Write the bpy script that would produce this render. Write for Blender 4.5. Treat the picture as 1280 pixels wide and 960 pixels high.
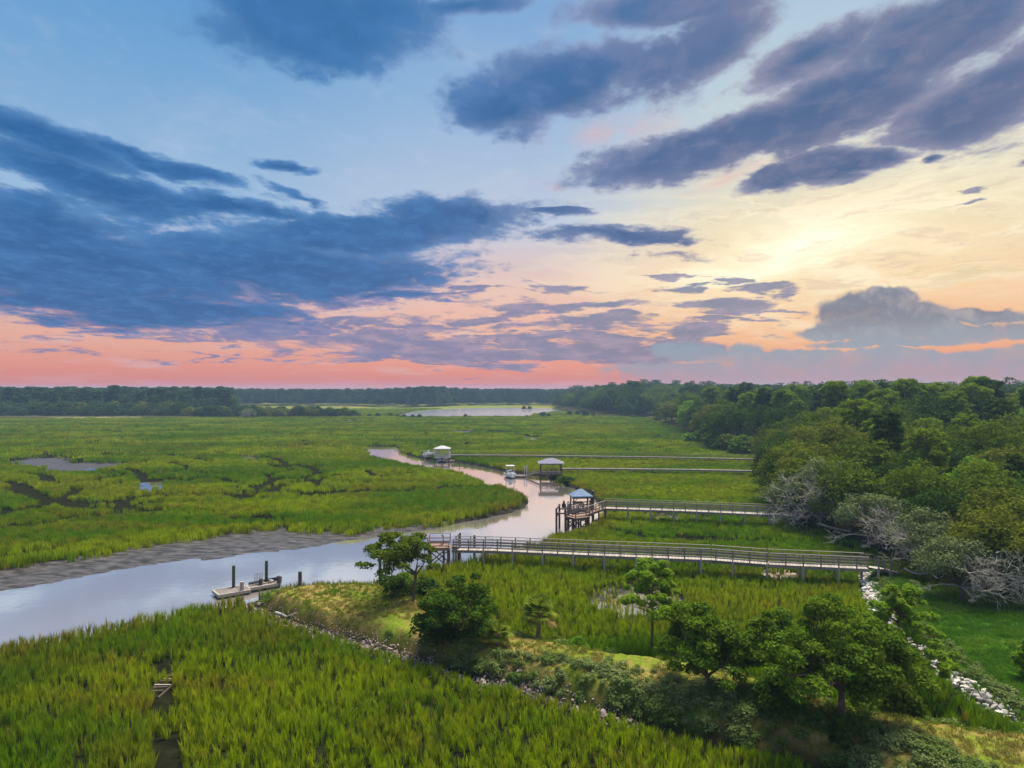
import bpy, math, random
import numpy as np
R = math.radians
for c in list(bpy.data.objects): bpy.data.objects.remove(c)
sc = bpy.context.scene
COL = sc.collection
# ------------------------------------------------------------------ camera
CAMZ = 18.0; F = 890.0; PITCH = -math.atan(7.0 / F)   # the horizon lies just below the middle of the frame
cam_d = bpy.data.cameras.new('camera'); cam = bpy.data.objects.new('camera', cam_d); COL.objects.link(cam)
cam.location = (0, 0, CAMZ); cam.rotation_euler = (math.pi / 2 - PITCH, 0, 0)
cam_d.sensor_width = 36; cam_d.lens = 36 * F / 1280; cam_d.clip_start = 0.5; cam_d.clip_end = 30000
sc.camera = cam

def ray(px, py):
    x = (px - 640) / F; z = -(py - 480) / F
    c, s = math.cos(PITCH), math.sin(PITCH)
    return x, c + z * s, z * c - s
def G(px, py, z=0.0):
    """world x, y of the spot seen at (px, py) of the survey photo on the level z"""
    x, y, dz = ray(px, py); t = (z - CAMZ) / dz
    return x * t, y * t
def AE(px, py):
    x, y, z = ray(px, py)
    return math.atan2(x, y), math.atan2(z, math.hypot(x, y))
def lin(r, g, b):
    f = lambda c: (c / 255 / 12.92) if c <= 10 else ((c / 255 + 0.055) / 1.055) ** 2.4
    return (f(r), f(g), f(b), 1)

# ------------------------------------------------------------------ node helper
class NT:
    def __init__(s, tree): s.t = tree; s.n = tree.nodes; s.l = tree.links
    def node(s, kind, **kw):
        n = s.n.new(kind)
        for k, v in kw.items(): setattr(n, k, v)
        return n
    def put(s, sock, v):
        if isinstance(v, bpy.types.NodeSocket): s.l.new(v, sock)
        elif v is not None: sock.default_value = v
    def m(s, op, a, b=None, c=None, clamp=False):
        n = s.node('ShaderNodeMath', operation=op, use_clamp=clamp)
        for i, v in enumerate((a, b, c)):
            if v is not None: s.put(n.inputs[i], v)
        return n.outputs[0]
    def vm(s, op, a, b=None, scale=None):
        n = s.node('ShaderNodeVectorMath', operation=op)
        s.put(n.inputs[0], a)
        if b is not None: s.put(n.inputs[1], b)
        if scale is not None: s.put(n.inputs['Scale'], scale)
        return n.outputs['Value'] if op in ('LENGTH', 'DOT_PRODUCT') else n.outputs[0]
    def mix(s, f, a, b, mode='MIX'):
        n = s.node('ShaderNodeMix', data_type='RGBA', blend_type=mode)
        s.put(n.inputs['Factor'], f); s.put(n.inputs[6], a); s.put(n.inputs[7], b)
        return n.outputs[2]
    def ss(s, v, lo, hi, a=0.0, b=1.0, kind='SMOOTHSTEP'):
        n = s.node('ShaderNodeMapRange', interpolation_type=kind)
        s.put(n.inputs[0], v); n.inputs[1].default_value = lo; n.inputs[2].default_value = hi
        n.inputs[3].default_value = a; n.inputs[4].default_value = b
        return n.outputs[0]
    def noise(s, vec, scale, detail=4, rough=0.55, dist=0.0, col=False):
        n = s.node('ShaderNodeTexNoise'); n.inputs['Scale'].default_value = scale
        n.inputs['Detail'].default_value = detail; n.inputs['Roughness'].default_value = rough
        n.inputs['Distortion'].default_value = dist
        if vec is not None: s.l.new(vec, n.inputs['Vector'])
        return n.outputs['Color'] if col else n.outputs[0]
    def ramp(s, f, stops):
        n = s.node('ShaderNodeValToRGB'); e = n.color_ramp.elements
        while len(e) < len(stops): e.new(0.5)
        for i, (p, c) in enumerate(stops): e[i].position = p; e[i].color = c
        s.put(n.inputs[0], f); return n.outputs[0]
    def xyz(s, v):
        n = s.node('ShaderNodeSeparateXYZ'); s.l.new(v, n.inputs[0]); return n.outputs
    def comb(s, x, y, z):
        n = s.node('ShaderNodeCombineXYZ')
        for i, v in enumerate((x, y, z)): s.put(n.inputs[i], v)
        return n.outputs[0]

# ------------------------------------------------------------------ world: evening sky with cloud banks
SUN_AZ, SUN_EL = 36.0, 66.0
w = bpy.data.worlds.new('World'); sc.world = w; w.use_nodes = True
N = NT(w.node_tree); N.n.clear()
out = N.node('ShaderNodeOutputWorld'); bg = N.node('ShaderNodeBackground'); N.l.new(bg.outputs[0], out.inputs[0])
sky = N.node('ShaderNodeTexSky', sky_type='NISHITA', sun_disc=False)
sky.sun_elevation = R(SUN_EL); sky.sun_rotation = R(SUN_AZ)
tc = N.node('ShaderNodeTexCoord').outputs['Generated']
D = N.vm('NORMALIZE', tc); dx, dy, dz = N.xyz(D)
az = N.m('ARCTAN2', dx, dy); el = N.m('ARCSINE', dz)
elc = N.m('MAXIMUM', dz, 0.0)
q = N.vm('SCALE', N.comb(dx, dy, 0.0), scale=N.m('DIVIDE', 1.0, N.m('ADD', elc, 0.09)))
# two cloud noises: sheets seen in perspective, and upright heaps
nA = N.noise(q, 1.15, 8, 0.62, 0.25)
nA2 = N.noise(N.vm('MULTIPLY', q, (1.0, 0.55, 1.0)), 3.6, 6, 0.6, 0.4)
P = N.comb(az, el, 0.0)
nC = N.noise(P, 26.0, 6, 0.62, 0.3)
nD = N.noise(N.vm('MULTIPLY', q, (1.0, 0.7, 1.0)), 10.0, 5, 0.65, 0.3)
nL = N.noise(N.vm('MULTIPLY', P, (1.0, 3.2, 1.0)), 13.0, 7, 0.66, 0.5)
wA = N.vm('SCALE', N.vm('SUBTRACT', N.noise(q, 1.1, 5, 0.6, 0.0, True), (0.5, 0.5, 0.5)), scale=0.17)
wAx = N.vm('MULTIPLY', wA, (1.6, 0.5, 0.0))
Pw = N.vm('ADD', P, wAx)
def blobs(vec, data):
    f = None
    for (cx, cy, rx, ry, rot, wt) in data:
        a0, e0 = AE(cx, cy); k = 1 / (1 + ((cx - 640) / F) ** 2) / F; k2 = 1 / F / math.sqrt(1 + ((cx - 640) / F) ** 2)
        mp = N.node('ShaderNodeMapping', vector_type='TEXTURE'); N.l.new(vec, mp.inputs[0])
        mp.inputs['Location'].default_value = (a0, e0, 0); mp.inputs['Rotation'].default_value = (0, 0, R(-rot))
        mp.inputs['Scale'].default_value = (rx * 1.5 * k, ry * 1.5 * k2, 1)
        g = N.node('ShaderNodeTexGradient', gradient_type='SPHERICAL'); N.l.new(mp.outputs[0], g.inputs[0])
        v = N.m('MULTIPLY', g.outputs['Fac'], wt)
        f = v if f is None else N.m('MAXIMUM', f, v)
    return f
upper = [(380,22,185,62,2,1),(470,8,120,35,0,.9),(690,108,145,40,-12,1.1),(620,140,80,36,8,1),(800,85,60,38,-15,.9),(600,2,90,14,0,.8),
 (830,8,130,22,0,1),(870,60,110,50,-15,.9),(1000,70,110,36,-12,1),(1150,40,150,70,-12,1),(1240,110,130,60,-18,1),(1060,105,150,30,-10,1.0),
 (900,172,190,32,-10,1.15),(1040,140,170,34,-10,1.1),(1000,208,110,15,-9,1.15),(1085,193,90,14,-8,1.1),(1172,187,26,9,-8,1),(1290,195,30,10,0,.8)]
left = [(60,170,190,26,10,1),(220,205,130,14,12,1),(130,225,240,26,10,1),(290,255,150,14,3,1),(362,203,42,8,0,.8),
 (90,330,320,62,4,1.2),(60,270,160,42,4,1.1),(150,385,300,34,2,1.2),(330,330,230,40,-2,1.15),(470,290,170,32,-3,1.2),(560,262,130,30,0,1.1),
 (700,265,50,9,5,.8),(400,345,200,34,-4,1.1),(480,372,170,12,-2,.8),(700,262,50,6,3,.8),
 (770,300,110,13,4,1),(830,305,40,9,4,.8),(370,240,50,10,20,.6)]
low = [(520,455,180,5,0,.8),(700,425,150,6,1,.9),(620,365,90,4,-2,.7),(900,400,80,5,-2,.8),(980,385,60,4,-3,.8),(400,405,160,6,-2,.7),(860,340,60,3,3,.7),(300,445,150,4,1,.6),(250,430,110,6,1,.8),(420,425,200,11,-1,.9),(560,437,220,12,0,1),(470,410,170,9,-2,.8),(700,384,130,10,1,.9),(640,445,230,14,1,1),(800,440,130,17,-1,1),
 (760,410,180,10,1,.8),(850,358,48,7,-2,1.1),(925,350,30,6,8,1),(960,362,40,6,0,.9),(920,380,62,12,-2,1.1),(855,417,55,11,0,1.1),(600,395,120,7,-2,.8),
 (810,325,100,6,3,.5),(710,356,60,4,2,.6),(1215,255,30,4,-4,.7),(1245,231,16,4,-4,.7),(150,425,100,5,3,.6),(50,430,120,6,0,.5)]
heap = [(1065,395,50,26,-14,1.2),(1105,378,42,18,0,1.15),(1040,415,44,10,0,1.0),(1140,400,62,22,5,1.05),(1095,408,60,20,0,1.1),(1215,395,90,10,4,.85),(1235,415,110,13,0,.9),(1120,428,100,6,0,1),
 (1180,468,260,26,-1,1.2),(980,472,210,22,1,1.1),(1010,448,130,12,0,1),(860,462,120,12,0,.8),(880,440,90,14,4,.8),(1250,455,100,22,-5,1.1),(1120,450,60,14,0,1)]
FA = N.m('MAXIMUM', blobs(Pw, upper), blobs(Pw, left)); FL = blobs(Pw, low)
wC = N.vm('SCALE', N.vm('SUBTRACT', N.noise(P, 30, 3, .5, 0, True), (.5, .5, .5)), scale=0.02)
FH = blobs(N.vm('ADD', P, wC), heap)
# overhead and behind: broken cloud everywhere outside the picture
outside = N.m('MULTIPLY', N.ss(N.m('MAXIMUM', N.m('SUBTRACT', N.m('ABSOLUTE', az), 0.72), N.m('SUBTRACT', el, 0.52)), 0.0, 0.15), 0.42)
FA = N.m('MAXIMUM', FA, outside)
den = N.m('ADD', N.m('MULTIPLY', N.m('SUBTRACT', nA, 0.5), 0.80), N.m('ADD', N.m('MULTIPLY', N.m('SUBTRACT', nA2, 0.5), 0.62), N.m('MULTIPLY', N.m('SUBTRACT', nD, 0.5), 0.70)))
denL = N.m('ADD', N.m('MULTIPLY', N.m('SUBTRACT', nL, 0.5), 1.5), N.m('MULTIPLY', den, 0.25))
dA = N.ss(N.m('ADD', FA, den), 0.22, 0.54)
dL = N.m('MULTIPLY', N.ss(N.m('ADD', FL, denL), 0.24, 0.56), 0.85)
dH = N.ss(N.m('ADD', FH, N.m('MULTIPLY', N.m('SUBTRACT', nC, 0.5), 0.75)), 0.24, 0.46)
# clear air: height ramps for the cool left and the warm right
t = N.ss(el, 0.0, 0.55, kind='LINEAR')
cool = N.ramp(t, [(0, lin(196,108,104)), (.05, lin(220,138,122)), (.13, lin(226,170,150)), (.24, lin(204,184,190)), (.42, lin(152,184,216)), (.7, lin(116,164,208)), (1, lin(72,142,204))])
warm = N.ramp(t, [(0, lin(196,116,120)), (.05, lin(228,138,114)), (.12, lin(240,178,132)), (.24, lin(246,206,160)), (.42, lin(232,222,190)), (.62, lin(200,212,214)), (1, lin(150,186,216))])
mid = N.ramp(t, [(0, lin(196,110,106)), (.05, lin(226,140,122)), (.13, lin(234,174,148)), (.26, lin(230,192,178)), (.42, lin(186,198,218)), (.7, lin(144,178,214)), (1, lin(110,158,208))])
clear = N.mix(N.ss(az, 0.02, 0.36), N.mix(N.ss(az, -0.45, -0.05), cool, mid), warm)
def glow(cx, cy, rx, ry, rot=0):
    a0, e0 = AE(cx, cy); mp = N.node('ShaderNodeMapping', vector_type='TEXTURE'); N.l.new(Pw, mp.inputs[0])
    mp.inputs['Location'].default_value = (a0, e0, 0); mp.inputs['Rotation'].default_value = (0, 0, R(-rot)); mp.inputs['Scale'].default_value = (rx / F, ry / F, 1)
    g = N.node('ShaderNodeTexGradient', gradient_type='QUADRATIC_SPHERE'); N.l.new(mp.outputs[0], g.inputs[0]); return g.outputs['Fac']
streak = N.ss(nA2, 0.3, 0.7, 0.55, 1.0)
g1 = N.m('MULTIPLY', glow(1000, 312, 400, 120, -8), 0.9)
g2 = glow(1005, 306, 190, 55, -14)
clear = N.mix(g1, clear, lin(255,232,182))
clear = N.mix(N.m('MULTIPLY', g2, N.m('MULTIPLY', streak, 1.3), clamp=True), clear, (1.15, 1.06, 0.78, 1))
clear = N.mix(N.m('MULTIPLY', glow(1130, 268, 260, 28, -14), N.ss(nA2, .42, .62)), clear, lin(255,240,200))
clear = N.mix(N.m('MULTIPLY', glow(980, 255, 110, 38, 0), 0.55), clear, lin(196,204,190))
# torn cream cloud lit from behind around the hidden sun
Pr = N.node('ShaderNodeMapping', vector_type='POINT'); N.l.new(Pw, Pr.inputs[0]); Pr.inputs['Rotation'].default_value = (0, 0, R(-14)); Pr.inputs['Scale'].default_value = (4.5, 22.0, 1)
nS = N.noise(Pr.outputs[0], 1.0, 8, .66, .6); nS2 = N.noise(Pr.outputs[0], 2.7, 7, .66, .5)
gw = glow(1040, 290, 520, 190, -8)
clear = N.mix(N.m('MULTIPLY', N.ss(nS, .47, .62), N.m('MULTIPLY', gw, 1.5), clamp=True), clear, lin(255, 242, 206))
clear = N.mix(N.m('MULTIPLY', N.ss(nS2, .53, .66), N.m('MULTIPLY', gw, .75), clamp=True), clear, lin(206, 178, 160))
clear = N.mix(N.m('MULTIPLY', N.ss(nS2, .36, .50, 1.0, 0.0), N.m('MULTIPLY', glow(1180, 330, 300, 130, -8), .6), clamp=True), clear, lin(214, 196, 150))
clear = N.mix(N.m('MULTIPLY', g2, N.m('MULTIPLY', N.ss(nS, .36, .58, .35, 1.0), 1.5), clamp=True), clear, (1.25, 1.15, 0.86, 1))
# thin high veil
veil = N.m('MULTIPLY', N.ss(nA, 0.48, 0.75), 0.35)
veil = N.m('ADD', veil, N.m('MULTIPLY', N.ss(nD, .5, .72), N.m('MULTIPLY', N.ss(el, .08, .2), .11)))
clear = N.mix(veil, clear, N.mix(N.ss(az, -0.3, 0.3), lin(196,206,224), lin(252,226,196)))
pinkw = N.m('MULTIPLY', N.m('MAXIMUM', N.m('MAXIMUM', glow(705,228,110,14), glow(900,218,120,18,-8)), glow(760,160,150,34,-8)), N.ss(nA2, .4, .6))
clear = N.mix(N.m('MULTIPLY', pinkw, 0.5, clamp=True), clear, lin(238,172,160))
# clouds: colour by where they hang and how thick they are
core = N.mix(N.ss(az, -0.45, 0.5), lin(26,88,148), lin(62,90,134))
core = N.mix(N.ss(el, 0.28, 0.5), core, N.mix(N.ss(az, -.1, .5), lin(46,104,160), lin(76,104,144)))
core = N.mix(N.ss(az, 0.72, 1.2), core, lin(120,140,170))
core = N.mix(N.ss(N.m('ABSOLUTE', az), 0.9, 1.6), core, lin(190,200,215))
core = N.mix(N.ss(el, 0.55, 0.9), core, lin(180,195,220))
edge = N.mix(N.ss(az, -0.3, 0.35), lin(96,144,194), lin(160,156,178))
edge = N.mix(N.ss(el, 0.06, 0.2), lin(196,150,166), edge)
thick = N.ss(N.m('ADD', FA, N.m('MULTIPLY', N.m('SUBTRACT', nA2, .5), 1.0)), 0.22, 0.80)
cA = N.mix(thick, edge, core)
shade = N.m('ADD', N.ss(nA2, 0.38, 0.66, 0.0, 0.42), N.ss(nD, 0.46, 0.66, 0.0, 0.38))
cA = N.mix(shade, cA, N.mix(N.ss(az, -0.2, 0.4), lin(62,120,180), lin(124,124,152)))
cL = N.mix(N.ss(az, -.4, .3), lin(92,112,164), lin(104,118,152))
cL = N.mix(N.ss(nA2, .4, .7), cL, lin(150,140,170))
cH = N.mix(N.ss(el, 0.0, 0.07), lin(164,146,162), lin(140,156,172))
cH = N.mix(N.ss(el, 0.05, 0.10), cH, N.mix(N.ss(nC, .40, .66), lin(62,98,136), lin(168,158,160)))
c = N.mix(N.m('MULTIPLY', dA, 0.97), clear, cA)
c = N.mix(dL, c, cL)
c = N.mix(N.m('MULTIPLY', dH, N.ss(nC, .3, .6, .72, .95)), c, cH)
# horizon haze band
c = N.mix(N.ss(el, 0.002, 0.03, 0.55, 0.0), c, N.mix(N.ss(az, 0.0, 0.35), lin(226,118,108), lin(190,136,142)))
nis = N.vm('SCALE', sky.outputs[0], scale=0.006)
tot = N.vm('ADD', N.vm('SCALE', c, scale=1.0), nis)
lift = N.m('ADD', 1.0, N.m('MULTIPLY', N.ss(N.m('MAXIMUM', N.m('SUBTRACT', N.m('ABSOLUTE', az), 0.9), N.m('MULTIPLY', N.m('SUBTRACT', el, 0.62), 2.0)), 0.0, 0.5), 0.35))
tot = N.vm('SCALE', tot, scale=lift)   # added fill light: unseen sky overhead and behind brightened to light the land
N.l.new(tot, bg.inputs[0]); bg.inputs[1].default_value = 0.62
w.cycles.sampling_method = 'MANUAL'; w.cycles.sample_map_resolution = 512
# ------------------------------------------------------------------ sun behind the cloud veil
sd = bpy.data.lights.new('sun', 'SUN'); sd.energy = 4.9; sd.angle = R(30); sd.color = (1.0, 0.90, 0.74)
so = bpy.data.objects.new('sun', sd); COL.objects.link(so)
so.rotation_euler = (R(90 - SUN_EL), 0, R(180 - SUN_AZ)); so.location = (60, 120, 80)
sc.view_settings.view_transform = 'Standard'; sc.view_settings.look = 'None'; sc.view_settings.exposure = 0.69; sc.view_settings.gamma = 1
sc.view_settings.use_curve_mapping = False
sc.render.engine = 'CYCLES'
cy = sc.cycles; cy.max_bounces = 5; cy.diffuse_bounces = 2; cy.glossy_bounces = 2; cy.transmission_bounces = 3; cy.transparent_max_bounces = 6; cy.volume_bounces = 0
cy.caustics_reflective = False; cy.caustics_refractive = False; cy.use_denoising = True; cy.sample_clamp_indirect = 4
# ------------------------------------------------------------------ numeric helpers
rng = np.random.default_rng(7)
def hsh(ix, iy, s):
    h = (ix.astype(np.int64) * 374761393 + iy.astype(np.int64) * 668265263 + s * 1442695041) & 0xffffffff
    h = ((h ^ (h >> 13)) * 1274126177) & 0xffffffff
    return ((h ^ (h >> 16)) & 0xffff) / 65535.0
def vnoise(x, y, s=0):
    ix = np.floor(x); iy = np.floor(y); fx = x - ix; fy = y - iy
    ix = ix.astype(np.int64); iy = iy.astype(np.int64)
    fx = fx * fx * (3 - 2 * fx); fy = fy * fy * (3 - 2 * fy)
    a = hsh(ix, iy, s); b = hsh(ix + 1, iy, s); c_ = hsh(ix, iy + 1, s); d = hsh(ix + 1, iy + 1, s)
    return (a * (1 - fx) + b * fx) * (1 - fy) + (c_ * (1 - fx) + d * fx) * fy
def fbm(x, y, s=0, o=4):
    v = 0; a = 0.5; t_ = 0
    for i in range(o):
        v = v + a * vnoise(x * 2 ** i + 13.7 * i, y * 2 ** i - 7.1 * i, s + i); t_ += a; a *= 0.5
    return v / t_
def sstep(v, lo, hi):
    t_ = np.clip((v - lo) / (hi - lo), 0, 1); return t_ * t_ * (3 - 2 * t_)
def W3(pts, z=None):
    return np.array([G(p[0], p[1], (p[2] if len(p) > 2 else 0.0) if z is None else z) for p in pts])
def seg_dist(x, y, pl, closed=False):
    d2 = np.full(x.shape, 1e18)
    n = len(pl)
    for i in range(n if closed else n - 1):
        ax, ay = pl[i]; bx, by = pl[(i + 1) % n]; ex, ey = bx - ax, by - ay; L = ex * ex + ey * ey + 1e-12
        t_ = np.clip(((x - ax) * ex + (y - ay) * ey) / L, 0, 1)
        d2 = np.minimum(d2, (x - ax - t_ * ex) ** 2 + (y - ay - t_ * ey) ** 2)
    return np.sqrt(d2)
def inside(x, y, pl):
    r = np.zeros(x.shape, bool); n = len(pl)
    for i in range(n):
        ax, ay = pl[i]; bx, by = pl[(i + 1) % n]
        if ay == by: continue
        cnd = ((ay > y) != (by > y)) & (x < (bx - ax) * (y - ay) / (by - ay) + ax)
        r ^= cnd
    return r
def sdf(x, y, pl, far=40.0):
    """signed distance, negative inside; exact only within `far` of the outline's box"""
    out_ = np.full(x.shape, far)
    m_ = (x > pl[:, 0].min() - far) & (x < pl[:, 0].max() + far) & (y > pl[:, 1].min() - far) & (y < pl[:, 1].max() + far)
    if m_.any():
        d = seg_dist(x[m_], y[m_], pl, True); out_[m_] = np.where(inside(x[m_], y[m_], pl), -d, d)
    return out_

# ------------------------------------------------------------------ the lie of the land
g_ = 1.1
creek_p = W3([(-500,830),(-200,755),(-60,733),(0,716),(78,704),(125,697),(187,683),(259,675),(312,666),(347,662),(386,667),(440,669),(466,663),(509,659),(546,658),(586,651),(626,643),(650,635),(659,628),
 (657,618,g_),(642,611,g_),(626,605.5,g_),(599,598,g_),(586,592,g_),(562,586,g_),(530,582,g_),(503,577,g_),(474,571,g_),(458,566,g_),(452,561.5,g_),
 (452,558),(470,557),(485,558),(498,559),(506,566),(519,571),(541,575),(562,576),(599,582),(626,588),(652,592),(687,597),(702,602),(713,608),(740,618),(748,626),(755,632),(757,640),
 (748,647,g_),(735,655,g_),(718,661,g_),(700,664,g_),(685,670,g_),(672,676,g_),(645,683,g_),(620,687,g_),(599,693,g_),(580,697,g_),(557,700,g_),(535,705,g_),(510,712,g_),(490,718,g_),(475,724,g_),
 (452,726,1.0),(425,725,1.0),(399,726,1.0),(370,729,1.0),(348,735,1.0),(318,742,1.0),(280,749,g_),(240,754,g_),(200,765,g_),(150,775,g_),(100,786,g_),(50,795,g_),(0,804,g_),(-100,824,g_),(-300,870,g_),(-500,925,g_)])
mud_p = W3([(-200,775,.05),(-60,752,.05),(0,737,.05),(62,729,.05),(156,710,.05),(250,697,.05),(253,700.5,.05),(285,695.5,.05),(312,691,.05),(400,683,.05),(426,676,.05),(466,671,.05),(519,663,.05),(546,660,.05),
 (540,650),(466,650),(386,650),(259,655),(125,680),(0,700),(-200,730)])
isl_n = W3([(301,747),(330,762),(352,770),(400,788),(450,802),(500,817),(560,834),(600,847),(650,858),(700,872),(760,890),(800,902),(860,917),(920,932),(980,947),(1040,964),(1100,985),(1300,1060),(1700,1250)], 0.5)
isl_f = W3([(1700,975),(1400,925),(1280,909),(1190,901),(1120,889),(1040,868),(960,845),(900,832),(850,822),(803,815),(726,802),(670,794),(633,788),(600,775),(560,757),(515,742),(480,730),(452,727),(399,728),(354,733),(318,741)], 1.45)
isl_p = np.vstack([isl_n, isl_f])
lawn_p = W3([(1082,714),(1090,750),(1127,788),(1159,813),(1190,844),(1221,866),(1252,885),(1290,905),(1500,960),(1800,1040),(1900,800),(1500,790),(1300,768),(1240,755),(1199,757),(1165,741),(1143,722),(1100,706)], 0.7)
rockline = W3([(1082,716),(1090,750),(1108,770),(1127,788),(1159,813),(1190,844),(1221,866),(1252,885),(1290,905),(1400,945)], 0.8)
wood_p = W3([(1900,800),(1500,790),(1300,766),(1240,750),(1199,752),(1165,735),(1143,716),(1095,698),(1073,688),(1020,668),(985,660),(979,650),(962,628),(960,603),(968,571),(946,566),(925,563),(891,559),(872,548),(833,531),(803,522),(740,519),(692,511),(690,505),(1000,494),(2500,494)], 0.6)
lwood_p = W3([(-900,523),(0,523.5),(120,523),(240,522),(330,521),(430,521),(420,514),(330,512),(250,510),(200,500),(-900,500)], 0.6)
bay_p = W3([(505,521.5),(498,518),(520,514),(560,511),(620,509.5),(700,510.5),(720,514),(690,516),(668,518),(662,521.5),(600,521.8),(550,522)])
# narrow tidal gutters between the grass (width in metres)
gut = []
def gutter(w_, pts): gut.append((w_ * 1.2 + .3, W3(pts, g_)))
gutter(2.6, [(0,636),(20,634),(60,627),(120,622),(160,620),(200,614),(240,613),(300,615),(345,612),(400,611),(450,609),(500,610),(540,607),(590,604),(622,602)])
gutter(2.6, [(30,612),(50,616),(70,622),(100,629),(150,631),(190,632),(200,634)])
gutter(2.2, [(0,654),(20,652),(50,650),(90,642),(130,638),(180,635),(200,633)])
gutter(2.0, [(345,612),(342,608),(352,603),(375,600),(400,596),(420,590),(440,592),(480,592),(510,588),(530,586)])
gutter(2.2, [(325,604),(335,600),(345,597),(378,594),(400,588),(392,583),(370,578),(350,580),(330,576)])
gutter(2.2, [(197,604),(196,597),(183,596),(205,594),(232,598),(250,594),(280,596),(300,600)])
gutter(2.4, [(0,574),(20,573),(55,569),(70,568),(95,568),(110,566),(130,566),(150,562)])
gutter(2.2, [(60,568),(58,562),(90,561),(120,560),(145,561),(200,562),(220,568),(250,572),(270,575)])
gutter(2.0, [(85,569),(110,575),(140,578),(170,576),(190,572)])
gutter(2.0, [(160,582),(175,588),(182,596)]); gutter(2.2, [(0,607),(15,608),(40,612),(20,600),(0,598)])
gutter(2.4, [(0,590),(30,589),(55,590),(60,598),(80,600),(110,598),(150,590),(170,588)])
gutter(2.0, [(150,624),(160,620),(172,616)]); gutter(1.8, [(85,616),(100,606),(130,604),(150,600)])
gutter(2.2, [(278,566),(300,566),(330,567),(350,573),(362,580)])
gutter(2.6, [(450,560),(470,556),(500,553),(540,552),(600,553),(640,551),(660,549)])
gutter(2.0, [(240,555),(290,555),(330,554),(380,554),(470,554)]); gutter(1.6, [(60,545),(110,550),(140,552),(180,548)])
gutter(2.0, [(375,542),(420,546),(380,543),(340,541)]); gutter(2.0, [(380,538),(410,540),(450,543),(500,544),(540,542)])
gutter(2.4, [(512,535),(530,531),(560,527),(540,526)]); gutter(2.2, [(540,531),(580,534),(620,537),(655,541),(688,545)])
gutter(1.8, [(0,533),(100,534),(150,532),(240,535)]); gutter(1.8, [(200,543),(260,541),(300,538)])
gutter(2.0, [(690,536),(740,534),(790,537)]); gutter(1.8, [(720,545),(800,544),(850,547)])
gutter(2.0, [(380,530),(360,533),(400,534),(440,531),(500,529)]); gutter(1.6, [(250,548),(300,549),(345,551),(400,548)])
gutter(1.8, [(345,590),(300,588),(270,590),(240,586),(200,586)]); gutter(2.0, [(325,640),(360,645),(300,643)])
gutter(1.6, [(760,655),(810,665),(860,668),(900,672)]); gutter(1.6, [(850,663),(920,667),(960,668)])
gutter(1.6, [(0,690),(60,683),(100,672)]); gutter(1.2, [(720,575),(800,578),(900,579)])

# standing water and bare mud in the marsh: outline, ground level
pools = [(W3([(8,576),(40,572),(75,571),(85,573),(86,577),(110,577),(160,578),(130,584),(95,590),(55,590),(50,584),(20,582)], .4), 0.03, 'mud'),
 (W3([(100,588.5),(110,586),(130,583),(155,580),(140,585),(115,590)], .2), -0.15, 'w'),
 (W3([(176,614),(178,609),(182,602),(196,601),(198,604),(196,616),(188,617)], .3), -0.2, 'w'),
 (W3([(296,571),(310,569.5),(323,571),(324,576),(316,577.5),(302,575)], .2), -0.15, 'w'),
 (W3([(655,545),(668,546),(676,549),(674,552),(661,552),(656,549)], .2), -0.2, 'w'),
 (W3([(560,539),(575,538),(600,539.5),(640,540),(650,542),(630,542),(590,541.5),(570,542)], .2), 0.02, 'mud'),
 (W3([(700,528),(722,528),(722,530),(701,530)], .2), -0.2, 'w'), (W3([(733,522.5),(741,522.5),(741,525),(733,525)], .2), -0.2, 'w'),
 (W3([(424,526),(446,525),(447,527.5),(425,528)], .2), -0.2, 'w'), (W3([(462,526),(469,525.5),(469,527.5),(462,527.5)], .2), -0.2, 'w'),
 (W3([(798,644),(815,642),(850,641),(872,644),(885,648),(850,651),(820,649),(803,648)], .3), -0.10, 'wet'),
 (W3([(748,752),(756,742),(775,735),(800,733),(835,740),(842,755),(835,768),(800,772),(765,766),(750,762)], .3), -0.10, 'wet'),
 (W3([(962,716),(968,713.5),(979,714),(985,718),(979,721),(968,720.5)], .5), 0.5, 'sand')]
bare_p = W3([(762,828),(775,824),(797,826),(808,832),(806,840),(795,843),(778,838)], 1.6)
path_p = W3([(60,523.5),(110,521.5),(170,523),(200,524),(170,528),(120,526)], .3)
OLDW = W3([(205,826),(203,850),(205,880),(208,920),(210,960),(212,1010)], 0.6)   # cut through the grass where an old walk stood

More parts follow.
